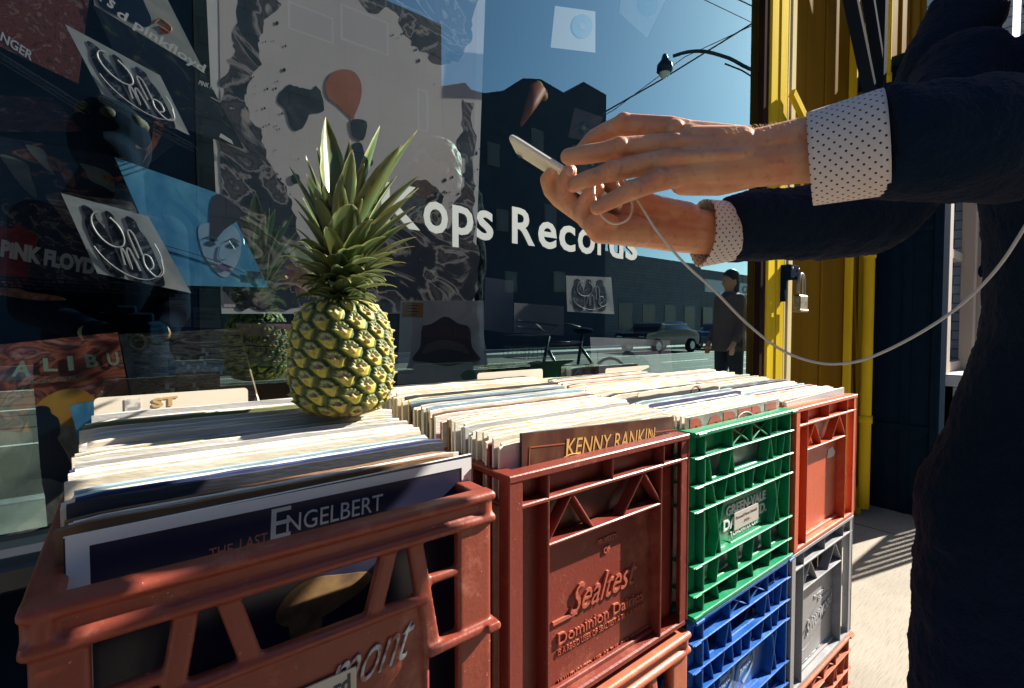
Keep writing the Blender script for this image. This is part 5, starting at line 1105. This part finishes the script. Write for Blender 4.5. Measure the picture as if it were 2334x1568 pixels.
# far (left) hand, curled round the phone
chain(hb,[(1760,520,.58,44),(1660,522,.565,42),(1606,520,.556,41),(1540,515,.55,42)]); chain(hb,[(1760,532,.58,44),(1660,538,.565,42),(1606,538,.556,42),(1540,532,.55,42),(1440,522,.54,38),(1395,522,.535,34)])
chain(hb,[(1560,500,.550,40),(1500,482,.545,35),(1455,462,.540,28),(1415,436,.535,22),(1385,414,.530,20),(1362,400,.524,16)])
chain(hb,[(1500,500,.545,38),(1430,495,.545,33),(1380,498,.543,28),(1330,490,.543,23),(1275,455,.545,19),(1256,434,.543,18.5),(1249,410,.538,18.5),(1265,386,.527,15.5)])
chain(hb,[(1440,520,.53,34),(1385,515,.525,26),(1325,484,.516,22),(1298,462,.512,21),(1289,440,.509,20.5),(1288,415,.505,20),(1298,391,.500,17)])
chain(hb,[(1440,525,.52,34),(1392,520,.512,28),(1340,502,.505,23),(1326,484,.501,22),(1340,452,.497,19.5),(1362,430,.493,16)])
chain(hb,[(1455,530,.515,34),(1405,530,.503,28),(1366,530,.495,25),(1350,512,.489,22.5),(1368,500,.486,20.5),(1392,506,.487,18)])
hand = hb.build('hands_tmp', skin); remesh(hand, .0012, 4, .5)
# coarse body: head with face, neck, trunk, arms, legs
PC = Vector((1.03,0.0,0))
S1, E1 = Vector((.97,-.125,1.385)), atD(2400,300,.47); S2, E2 = Vector((.955,.160,1.362)), atD(2010,488,.62)
W1, W2 = atD(1930,342,.443), atD(1720,526,.57)
bb = MB(); HC = Vector((.985,-.035,1.635))
bb.sphere(HC+Vector((.015,0,.02)),(.095,.075,.105),20,14); bb.sphere(HC+Vector((-.025,0,-.045)),(.068,.060,.070),18,12); bb.capsule(HC+Vector((-.075,0,.02)),HC+Vector((-.102,0,-.015)),.009,.014); bb.capsule(HC+Vector((-.078,0,-.085)),HC+Vector((-.070,0,-.09)),.022,.020)
for s in (-1,1):
    bb.sphere(HC+Vector((.015,.078*s,-.005)),(.018,.010,.030),12,8); bb.capsule(HC+Vector((-.080,.018*s,.040)),HC+Vector((-.068,.045*s,.038)),.009,.008)
bb.capsule(HC+Vector((-.083,-.018,-.056)),HC+Vector((-.083,.018,-.056)),.008,.008)
bb.capsule(HC+Vector((.03,0,-.05)),Vector((1.04,-.02,1.42)),.052,.06); bb.capsule((1.04,.0,1.33),(1.04,.0,1.0),.085,.085); bb.capsule((1.02,-.08,1.36),(1.02,.07,1.35),.045,.045)
bb.capsule(S1,E1,.045,.04); bb.capsule(E1,W1,.038,.028); bb.capsule(S2,E2,.045,.04); bb.capsule(E2,W2,.038,.022)
for s in (-1,1): bb.capsule((1.04,.06*s,.88),(1.04,.11*s,.50),.07,.055); bb.capsule((1.04,.11*s,.50),(1.06,.12*s,.09),.052,.038); bb.capsule((1.06,.12*s,.06),(.93,.13*s,.045),.04,.032)
body_c = bb.build('body_tmp', skin); remesh(body_c, .006, 4, .5)
def join_objs(name, objs, parent):
    bm = bmesh.new()
    for o in objs: bm.from_mesh(o.data)
    me = bpy.data.meshes.new(name); bm.to_mesh(me); bm.free(); me.polygons.foreach_set('use_smooth',[True]*len(me.polygons))
    me.materials.append(skin)
    for o in objs: bpy.data.objects.remove(o)
    o = bpy.data.objects.new(name, me); COL.objects.link(o); o.parent = parent; o.location = -parent.location; return o
person = empty('person',(1.04,.01,0),'person in a black fleece jacket with spotted cuffs rolled back, holding a phone','person')
join_objs('body',[hand,body_c],person)
eye = mat('eye_white',(.7,.68,.64),.2)
mb = MB(); [mb.sphere(HC+Vector((-.078,.030*s,.018)),(.012,.012,.010),12,8) for s in (-1,1)]; sp('eyes',mb,[eye],person,True)
mb = MB(); mb.sphere(HC+Vector((.03,0,.045)),(.100,.083,.098),20,14); mb.sphere(HC+Vector((.06,0,-.02)),(.07,.076,.09),18,12); o=mb.build('hair_tmp',mat('blond_hair',(.30,.19,.08),.6,(.18,.11,.05),60,stretch=(1,1,6),bump=.6)); remesh(o,.006,2,.5)
tx = bpy.data.textures.new('hair_clumps','CLOUDS'); tx.noise_scale=.02; md=o.modifiers.new('d','DISPLACE'); md.texture=tx; md.strength=.014; apply_mods(o); o.name='hair'; o.parent=person; o.location=-person.location
# nails
nailm = mat('nail',(.66,.40,.30),.25)
mb = MB()
def nail(x,y,d,rx,ry,ang):
    c_=atD(x,y,d); a_=R(ang); ax=(RT*math.cos(a_)-UP*math.sin(a_), RT*math.sin(a_)+UP*math.cos(a_), -FW); mb.sphere(c_,(rx,ry,.0022),14,8,ax=ax)
nail(1263,384,.5155,.0045,.0065,0); nail(1299,389,.4935,.0042,.0055,10)
sp('fingernail',mb,nailm,person,True)
# arm hair
mb = MB()
for k in range(260):
    t=random.random(); x=1650+190*t; y0=302-22*t+random.uniform(-8,30); base=atD(x,y0,.432+.012*random.random()); dirv=(-RT*.7+UP*random.uniform(.2,.9)-FW*random.uniform(0,.5)).normalized(); l=random.uniform(.002,.005)
    base=atD(x,285-18*t+random.uniform(0,16)+8,.452+random.uniform(-.012,.01))
    mb.tube([base,base+dirv*l*.5,base+dirv*l+Vector((0,0,-.001))],[.00016,.00013,.00005],4,False)
sp('arm_hair',mb,mat('blond_arm_hair',(.75,.58,.35),.5),person)
# cuffs
def dots(name):
    m, nt, b = _nt(name); L = nt.links.new; b.inputs['Roughness'].default_value=.8
    tc=N(nt,'ShaderNodeTexCoord'); sx=N(nt,'ShaderNodeSeparateXYZ'); L(tc.outputs['UV'],sx.inputs[0]); outs=[]
    def mth(op,a_,b__=None,c_=None):
        n=N(nt,'ShaderNodeMath',operation=op)
        for i,v in enumerate((a_,b__,c_)):
            if v is None: continue
            if isinstance(v,(int,float)): n.inputs[i].default_value=v
            else: L(v,n.inputs[i])
        return n.outputs[0]
    for off in (0,.5):
        u=mth('MULTIPLY',mth('SUBTRACT',mth('FRACT',mth('ADD',mth('DIVIDE',sx.outputs[0],.0092),off)),.5),.0092); v=mth('MULTIPLY',mth('SUBTRACT',mth('FRACT',mth('ADD',mth('DIVIDE',sx.outputs[1],.0078),off)),.5),.0078)
        d=mth('SQRT',mth('ADD',mth('MULTIPLY',u,u),mth('MULTIPLY',v,v))); outs.append(mth('LESS_THAN',d,.00098))
    f=mth('MAXIMUM',outs[0],outs[1]); mx=N(nt,'ShaderNodeMixRGB'); L(f,mx.inputs[0]); mx.inputs[1].default_value=(.74,.68,.66,1); mx.inputs[2].default_value=(.02,.02,.045,1); L(mx.outputs[0],b.inputs['Base Color'])
    wv=N(nt,'ShaderNodeTexNoise'); wv.inputs['Scale'].default_value=900; L(tc.outputs['Object'],wv.inputs['Vector']); bp=N(nt,'ShaderNodeBump'); bp.inputs['Strength'].default_value=.2; bp.inputs['Distance'].default_value=.0004; L(wv.outputs['Fac'],bp.inputs['Height']); L(bp.outputs[0],b.inputs['Normal']); return m
dotm = dots('spotted_cotton')
def cuff(A, B, ra, rb, flat=.86, wob=.03, seed=0, fold=.0):
    A=Vector(A);B=Vector(B);t=(B-A).normalized(); u=UP-t*UP.dot(t); u.normalize(); w_=t.cross(u); n=64; m=12; vs=[];uv=[]; L_=(B-A).length
    def ring(f,inner):
        r_=ra+(rb-ra)*f-(.0022 if inner else 0)
        for k in range(n+1):
            a_=2*math.pi*k/n; rr=r_*(1+wob*math.sin(2*a_+seed+f*2)+wob*.5*math.sin(5*a_+seed*2)*(1-f*.3)); skew=fold*math.cos(a_)
            vs.append(A+t*(L_*f+skew*(1-f))+u*(rr*math.cos(a_))+w_*(rr*flat*math.sin(a_))); uv.append((a_*ra, L_*f))
    for i in range(m+1): ring(i/m,False)
    ring(-.012,False) if False else None
    for i in range(m,-1,-1): ring(i/m,True)
    rows=2*(m+1); fs=[(j*(n+1)+k,j*(n+1)+k+1,(j+1)*(n+1)+k+1,(j+1)*(n+1)+k) for j in range(rows-1) for k in range(n)]+[((rows-1)*(n+1)+k,(rows-1)*(n+1)+k+1,k+1,k) for k in range(n)]
    me=bpy.data.meshes.new('shirt_cuff'); me.from_pydata([tuple(v) for v in vs],[],fs); ul=me.uv_layers.new(name='UVMap')
    li=np.zeros(len(me.loops),np.int32); me.loops.foreach_get('vertex_index',li); ul.data.foreach_set('uv',np.array(uv,np.float32)[li].ravel()); me.polygons.foreach_set('use_smooth',[True]*len(me.polygons)); me.materials.append(dotm)
    o=bpy.data.objects.new('shirt_cuff',me); COL.objects.link(o); md=o.modifiers.new('b','BEVEL'); o.modifiers.clear(); o.parent=person; o.location=-person.location; return o
cuff(atD(1846,364,.460),atD(2020,324,.428),.0428,.0462,.84,.006,1.)
cuff(atD(1600,530,.556),atD(1690,524,.566),.0365,.0345,.80,.05,2.,fold=.006)
# jacket
fl, nt, b = _nt('black_fleece'); L=nt.links.new; b.inputs['Base Color'].default_value=(.0055,.016,.038,1); b.inputs['Roughness'].default_value=.95; b.inputs['Specular IOR Level'].default_value=.1; b.inputs['Sheen Weight'].default_value=.05; b.inputs['Sheen Roughness'].default_value=.4; b.inputs['Sheen Tint'].default_value=(.85,.55,.55,1)
tc=N(nt,'ShaderNodeTexCoord'); n1=N(nt,'ShaderNodeTexNoise'); n1.inputs['Scale'].default_value=260; n1.inputs['Detail'].default_value=6; L(tc.outputs['Object'],n1.inputs['Vector']); bp=N(nt,'ShaderNodeBump'); bp.inputs['Strength'].default_value=.9; bp.inputs['Distance'].default_value=.003; L(n1.outputs['Fac'],bp.inputs['Height']); L(bp.outputs[0],b.inputs['Normal'])
jb = MB()
prof = [(1.43,.07,.09,.0),(1.40,.11,.12,.01),(1.36,.125,.148,.005),(1.30,.135,.168,-.0),(1.24,.135,.160,-.0),(1.19,.135,.160,-.01),(1.085,.13,.150,-.01),(.985,.13,.155,-.01),(.90,.135,.178,-.01),(.845,.14,.19,-.01),(.785,.15,.212,-.01),(.745,.155,.224,-.01),(.70,.155,.226,-.01),(.60,.155,.226,-.01),(.50,.155,.226,-.01),(.40,.155,.228,-.01)]
vs=[];n=40
for z,rx,ry,cy in prof:
    for k in range(n):
        a_=2*math.pi*k/n; vs.append((1.04+rx*math.copysign(abs(math.cos(a_))**.85,math.cos(a_)),cy+ry*math.copysign(abs(math.sin(a_))**.85,math.sin(a_)),z))
fs=[(j*n+k,j*n+(k+1)%n,(j+1)*n+(k+1)%n,(j+1)*n+k) for j in range(len(prof)-1) for k in range(n)]+[tuple(range(n)),tuple((len(prof)-1)*n+k for k in range(n))]
jb.add(vs,fs)
C1=atD(2006,330,.452); M1=atD(2200,318,.425); C1=atD(1994,332,.433); jb.tube(cat_rom([C1,M1,E1,(E1+S1)/2+Vector((0,0,-.01)),S1],4),list(np.interp(np.linspace(0,1,17),[0,.25,.5,.75,1],[.0472,.051,.057,.068,.078])),20)
C2=atD(1652,525,.562); M2=atD(1840,508,.585); jb.tube(cat_rom([C2,M2,E2,(E2+S2)/2,S2],4),list(np.interp(np.linspace(0,1,17),[0,.25,.5,.75,1],[.0375,.0440,.0460,.048,.060])),20)
jb.capsule((1.1,.05,1.49),(1.06,-.03,1.51),.068,.07); jb.sphere(S1,.085,16,10); jb.sphere(S2,.062,16,10)
jb.capsule((1.04,-.02,1.40),(1.03,-.025,1.50),.085,.072); jb.capsule((1.0,-.08,1.43),(1.0,.03,1.43),.04,.04); jb.capsule((1.10,-.07,1.45),(1.10,.04,1.45),.055,.055)
for p,q,r_ in ((atD(2062,180,.75),atD(2120,40,.76),.030),): jb.capsule(p+RT*.04,q+RT*.05,.045,.05)
jk = jb.build('jacket_tmp', fl); remesh(jk,.0038,4,.5)
tx=bpy.data.textures.new('fleece_tufts','CLOUDS'); tx.noise_scale=.065; tx.noise_depth=3; md=jk.modifiers.new('d','DISPLACE'); md.texture=tx; md.strength=.016; md.mid_level=.5
tx2=bpy.data.textures.new('fleece_nap','CLOUDS'); tx2.noise_scale=.007; tx2.noise_depth=2; md=jk.modifiers.new('d2','DISPLACE'); md.texture=tx2; md.strength=.0035; md.mid_level=.5
apply_mods(jk); jk.name='jacket'; jk.parent=person; jk.location=-person.location
tb = MB()
for s in (-1,1): tb.tube(cat_rom([(1.04,.075*s,.85),(1.04,.095*s,.66),(1.035,.118*s,.45),(1.05,.122*s,.25),(1.06,.122*s,.06)],5),[.09,.105,.115,.120,.118,.112,.107,.102,.098,.094,.09,.086,.083,.080,.077,.075,.074,.073,.072,.072,.072],20)
tb.capsule((1.04,-.05,.80),(1.04,.05,.80),.12,.12)
o=tb.build('trousers_tmp',mat('dark_navy_denim',(.0055,.016,.038),.9,(.007,.02,.045),200,spec=.1)); remesh(o,.007,3,.5); md=o.modifiers.new('d','DISPLACE'); md.texture=tx; md.strength=.012; apply_mods(o); o.name='trousers'; o.parent=person; o.location=-person.location
for s in (-1,1):
    mb=MB(); mb.capsule((1.08,.122*s,.055),(.92,.13*s,.045),.052,.045); mb.box(.87,.075*s,0,1.13,.175*s,.025); o=mb.build('shoe',black_paint); remesh(o,.006,3,.5); o.parent=person; o.location=-person.location
mb=MB(); mb.prism([atD(2540,-60,.5),atD(2334,205,.49),atD(2236,150,.62),atD(2334,40,.6)],FW,.004) if False else None
# phone
A_=atD(1163,299,.503); Lv=(atD(1405,452,.497)-A_); Ln=Lv.normalized(); Lw=.139
Wv=((A_+Lv*.3-Vector((0,0,EYE))).normalized()*.066+(-RT*.53-UP*.85)*.011); Wn=(Wv-Ln*Wv.dot(Ln)).normalized(); Nn=Ln.cross(Wn).normalized()
if Nn.dot(UP)<0: Nn=-Nn
phone = empty('smartphone', A_+Ln*.07+Wn*.034, 'white cased smartphone seen nearly edge on, gripped by both hands over the crates','phone')
def slab(mb,l0,l1,w0,w1,t0,t1,r_,ch=.0012):
    pts=[]
    for cx,cy,a0 in ((l1-r_,w1-r_,0),(l0+r_,w1-r_,90),(l0+r_,w0+r_,180),(l1-r_,w0+r_,270)):
        for a_ in np.linspace(R(a0),R(a0+90),6): pts.append((cx+r_*math.cos(a_),cy+r_*math.sin(a_)))
    k=len(pts); cx=(l0+l1)/2; cy=(w0+w1)/2; lay=[(t0,ch),(t0+ch,0),(t1-ch,0),(t1,ch)]; vs=[]
    for t_,ins in lay:
        for x,y in pts:
            fx=(abs(x-cx)-ins)/max(abs(x-cx),1e-6); fy=(abs(y-cy)-ins)/max(abs(y-cy),1e-6); vs.append(A_+Ln*(cx+(x-cx)*fx)+Wn*(cy+(y-cy)*fy)+Nn*t_)
    fs=[(j*k+i,j*k+(i+1)%k,(j+1)*k+(i+1)%k,(j+1)*k+i) for j in range(3) for i in range(k)]+[tuple(range(k)),tuple(range(3*k,4*k))]; mb.add(vs,fs)
mb=MB(); slab(mb,0,Lw,0,.068,-.0068,0,.009,.002); o=sp('case',mb,mat('white_phone_case',(.88,.83,.70),.4),phone); smooth_angle(o)
mb=MB(); slab(mb,.002,Lw-.002,.002,.066,-.0006,.0009,.008,.0003); sp('screen',mb,mat('phone_glass',(.01,.014,.02),.08),phone)
mb=MB(); mb.sphere(A_+Ln*.010+Wn*.05-Nn*.009,(.004,.004,.001),12,8,ax=(Ln,Wn,Nn)); sp('camera_lens',mb,mat('lens',(.02,.02,.03),.1),phone,True)
# cable
cab=[(1362,405,.490),(1354,432,.470),(1360,468,.462),(1376,497,.460),(1402,510,.458),(1430,500,.460),(1441,474,.464),(1432,446,.470),(1408,420,.476),(1420,408,.47),(1448,448,.458),(1470,484,.450),(1502,533,.445),(1560,600,.440),(1628,662,.435),(1700,735,.425),(1780,797,.415),(1860,826,.405),(1930,828,.395),(2000,808,.385),(2100,757,.37),(2190,695,.36),(2270,615,.35),(2334,520,.34),(2400,400,.345),(2440,330,.38)]
mb=MB(); mb.tube(cat_rom([atD(*p) for p in cab],8),.00115,10); tag(mb.build('charging_cable',mat('white_cable',(.74,.66,.56),.4),None,True),'white phone cable looping below the hands and drooping to the right','cable')

# pedestrian seen only in the glass, further along the pavement
def pedestrian(loc, coat, label):
    root=empty('person',loc,label,'person')
    mb=MB(); mb.sphere((0,0,1.52),(.085,.075,.11),16,12); mb.capsule((-.07,0,1.52),(-.095,0,1.49),.010,.014); mb.capsule((0,0,1.45),(0,0,1.32),.05,.055); mb.capsule((0,0,1.25),(0,0,.95),.12,.12)
    for s in (-1,1):
        mb.sphere((.01,.078*s,1.51),(.016,.009,.028),10,8)
        mb.capsule((0,.17*s,1.30),(.02,.21*s,1.04),.045,.04); mb.capsule((.02,.21*s,1.04),(-.10,.20*s,.84),.036,.026); mb.capsule((0,.09*s,.92),(.02*s,.10*s,.5),.085,.055); mb.capsule((.02*s,.10*s,.5),(.06*s,.10*s,.09),.05,.038); mb.capsule((.06*s,.10*s,.05),(.06*s-.13,.11*s,.035),.035,.03)
        h=Vector((-.10,.20*s,.84)); mb.capsule(h,h+Vector((-.03,0,-.06)),.026,.03)
        for k in range(4): mb.capsule(h+Vector((-.045+.018*k,0,-.08)),h+Vector((-.06+.018*k,0,-.14+.006*abs(k-1.5))),.009,.007,8)
        mb.capsule(h+Vector((-.04,0,-.03)),h+Vector((-.075,-.01*s,-.08)),.011,.008,8)
    o=mb.build('body',skin); remesh(o,.007,4,.5); o.parent=root
    mb=MB(); mb.tube([(0,0,1.40),(0,0,1.36),(0,0,1.2),(0,0,1.0),(0,0,.74)],[.07,.15,.165,.16,.19],24)
    for s in (-1,1): mb.capsule((0,.16*s,1.31),(.02,.215*s,1.04),.062,.055); mb.capsule((.02,.215*s,1.04),(-.08,.20*s,.87),.052,.045)
    o=mb.build('coat',coat); remesh(o,.009,4,.5); o.parent=root
    mb=MB(); mb.sphere((.02,0,1.56),(.093,.086,.10),16,12); mb.capsule((.05,0,1.52),(.06,0,1.36),.07,.05); o=mb.build('hair',mat('dark_hair',(.02,.015,.015),.5)); remesh(o,.008,2,.5); o.parent=root
    mb=MB()
    for s in (-1,1): mb.capsule((0,.09*s,.85),(.02*s,.10*s,.5),.10,.07); mb.capsule((.02*s,.10*s,.5),(.06*s,.10*s,.12),.065,.055)
    o=mb.build('trousers',mat('charcoal_trousers',(.02,.02,.03),.8)); remesh(o,.009,4,.5); o.parent=root
    return root
pp=pedestrian((5.3,-1.05,0),mat('dusty_pink_coat',(.16,.09,.09),.8,(.12,.07,.07),40),'person in a dusty pink coat standing further along the pavement')
pp.rotation_euler.z=.4

# the photographer, added behind the camera to block the pavement's reflection in the glass
ph = empty('person',(-.05,-.42,0),'added photographer in dark clothes with a small black camera, hooded and gloved to darken the reflection','person')
def q(x,y,z): return Vector((x,y,z))
mb=MB(); H=q(-.03,-.40,1.60); mb.sphere(H,(.075,.09,.11),16,12); mb.capsule(H+q(0,.08,0),H+q(0,.10,-.03),.010,.014); mb.capsule(H+q(0,0,-.06),q(-.04,-.42,1.38),.05,.055); mb.capsule(q(-.05,-.42,1.28),q(-.05,-.42,.98),.10,.10)
for s in (-1,1):
    mb.sphere(H+q(.078*s,.0,-.01),(.009,.016,.028),10,8)
    sh=q(-.05+.17*s,-.42,1.34); el=q(-.05+.22*s-.04,-.34,1.06) if s>0 else q(-.23,-.34,1.06); hnd=q(.085,-.14,.985) if s>0 else q(-.085,-.14,.985)
    mb.capsule(sh,el,.045,.038); mb.capsule(el,hnd,.034,.024); mb.capsule(hnd,hnd+q(-.02*s,.035,.0),.028,.026)
    for k in range(4): mb.capsule(hnd+q(-.01*s,.045,.024-.017*k),hnd+q(-.035*s,.085,.022-.016*k),.010,.008,8)
    mb.capsule(hnd+q(-.02*s,.01,.02),hnd+q(-.045*s,.03,.03),.011,.009,8)
    mb.capsule(q(-.05+.09*s,-.42,.92),q(-.05+.10*s,-.40,.5),.08,.055); mb.capsule(q(-.05+.10*s,-.40,.5),q(-.05+.10*s,-.43,.09),.05,.038); mb.capsule(q(-.05+.10*s,-.43,.05),q(-.05+.11*s,-.30,.035),.035,.03)
o=mb.build('body',skin); remesh(o,.006,4,.5); o.parent=ph; o.location=-ph.location
mb=MB(); mb.tube([q(-.05,-.42,1.42),q(-.05,-.42,1.37),q(-.05,-.42,1.2),q(-.05,-.42,1.0),q(-.05,-.42,.80)],[.07,.17,.175,.165,.18],24)
for s in (-1,1):
    sh=q(-.05+.17*s,-.42,1.34); el=q(-.05+.22*s-.04,-.34,1.06) if s>0 else q(-.23,-.34,1.06); hnd=q(.095,-.16,.99) if s>0 else q(-.085,-.16,.99)
    mb.capsule(sh,el,.065,.052); mb.capsule(el,hnd,.050,.038)
o=mb.build('coat',fl); remesh(o,.008,4,.5); o.parent=ph; o.location=-ph.location
mb=MB(); mb.sphere(H+q(0,-.02,.04),(.09,.095,.10),16,12)
for k in range(26): a_=k*2.4; mb.sphere(H+q(.085*math.cos(a_),-.02+.085*math.sin(a_),.05+.05*math.sin(k*1.7)),.028,8,6)
o=mb.build('hair',mat('curly_hair',(.16,.10,.05),.7,(.09,.055,.03),60,bump=.5)); remesh(o,.007,1,.5); o.parent=ph; o.location=-ph.location
mb=MB()
for s in (-1,1): mb.capsule(q(-.05+.09*s,-.42,.86),q(-.05+.10*s,-.40,.5),.10,.075); mb.capsule(q(-.05+.10*s,-.40,.5),q(-.05+.10*s,-.43,.12),.07,.06)
o=mb.build('trousers',black_paint); remesh(o,.009,4,.5); o.parent=ph; o.location=-ph.location
mb=MB(); mb.sphere(H+q(0,-.02,.03),(.115,.115,.145),18,12); mb.capsule(H+q(0,.03,-.02),H+q(0,.07,-.05),.085,.075); mb.capsule(H+q(0,0,-.1),q(-.05,-.42,1.40),.09,.12)
o=mb.build('added_hood',fl); remesh(o,.008,3,.5); o.parent=ph; o.location=-ph.location  # added so the mirrored head stays dark
for s in (-1,1):
    hnd=q(.085*s,-.14,.985); mb=MB(); mb.capsule(hnd+q(0,-.03,0),hnd+q(-.02*s,.035,.0),.034,.032); [mb.capsule(hnd+q(-.01*s,.045,.024-.017*k),hnd+q(-.035*s,.085,.022-.016*k),.0125,.0105,8) for k in range(4)]; mb.capsule(hnd+q(-.02*s,.01,.02),hnd+q(-.045*s,.03,.03),.0135,.0115,8); o=mb.build('added_glove',black_paint); remesh(o,.003,2,.5); o.parent=ph; o.location=-ph.location  # added so the mirrored hands stay dark
cm=empty('camera_body',(0,-.10,.93),'small black camera held at chest height in front of the shop window','camera')
mb=MB(); mb.box(-.065,-.125,.955,.065,-.075,1.045,ch=.006); mb.box(-.025,-.12,1.04,.025,-.08,1.065,ch=.006); sp('housing',mb,black_paint,cm)
mb=MB(); mb.tube([(0,-.076,1.0),(0,-.03,1.0)],[.034,.036],24); sp('lens_barrel',mb,black_paint,cm)
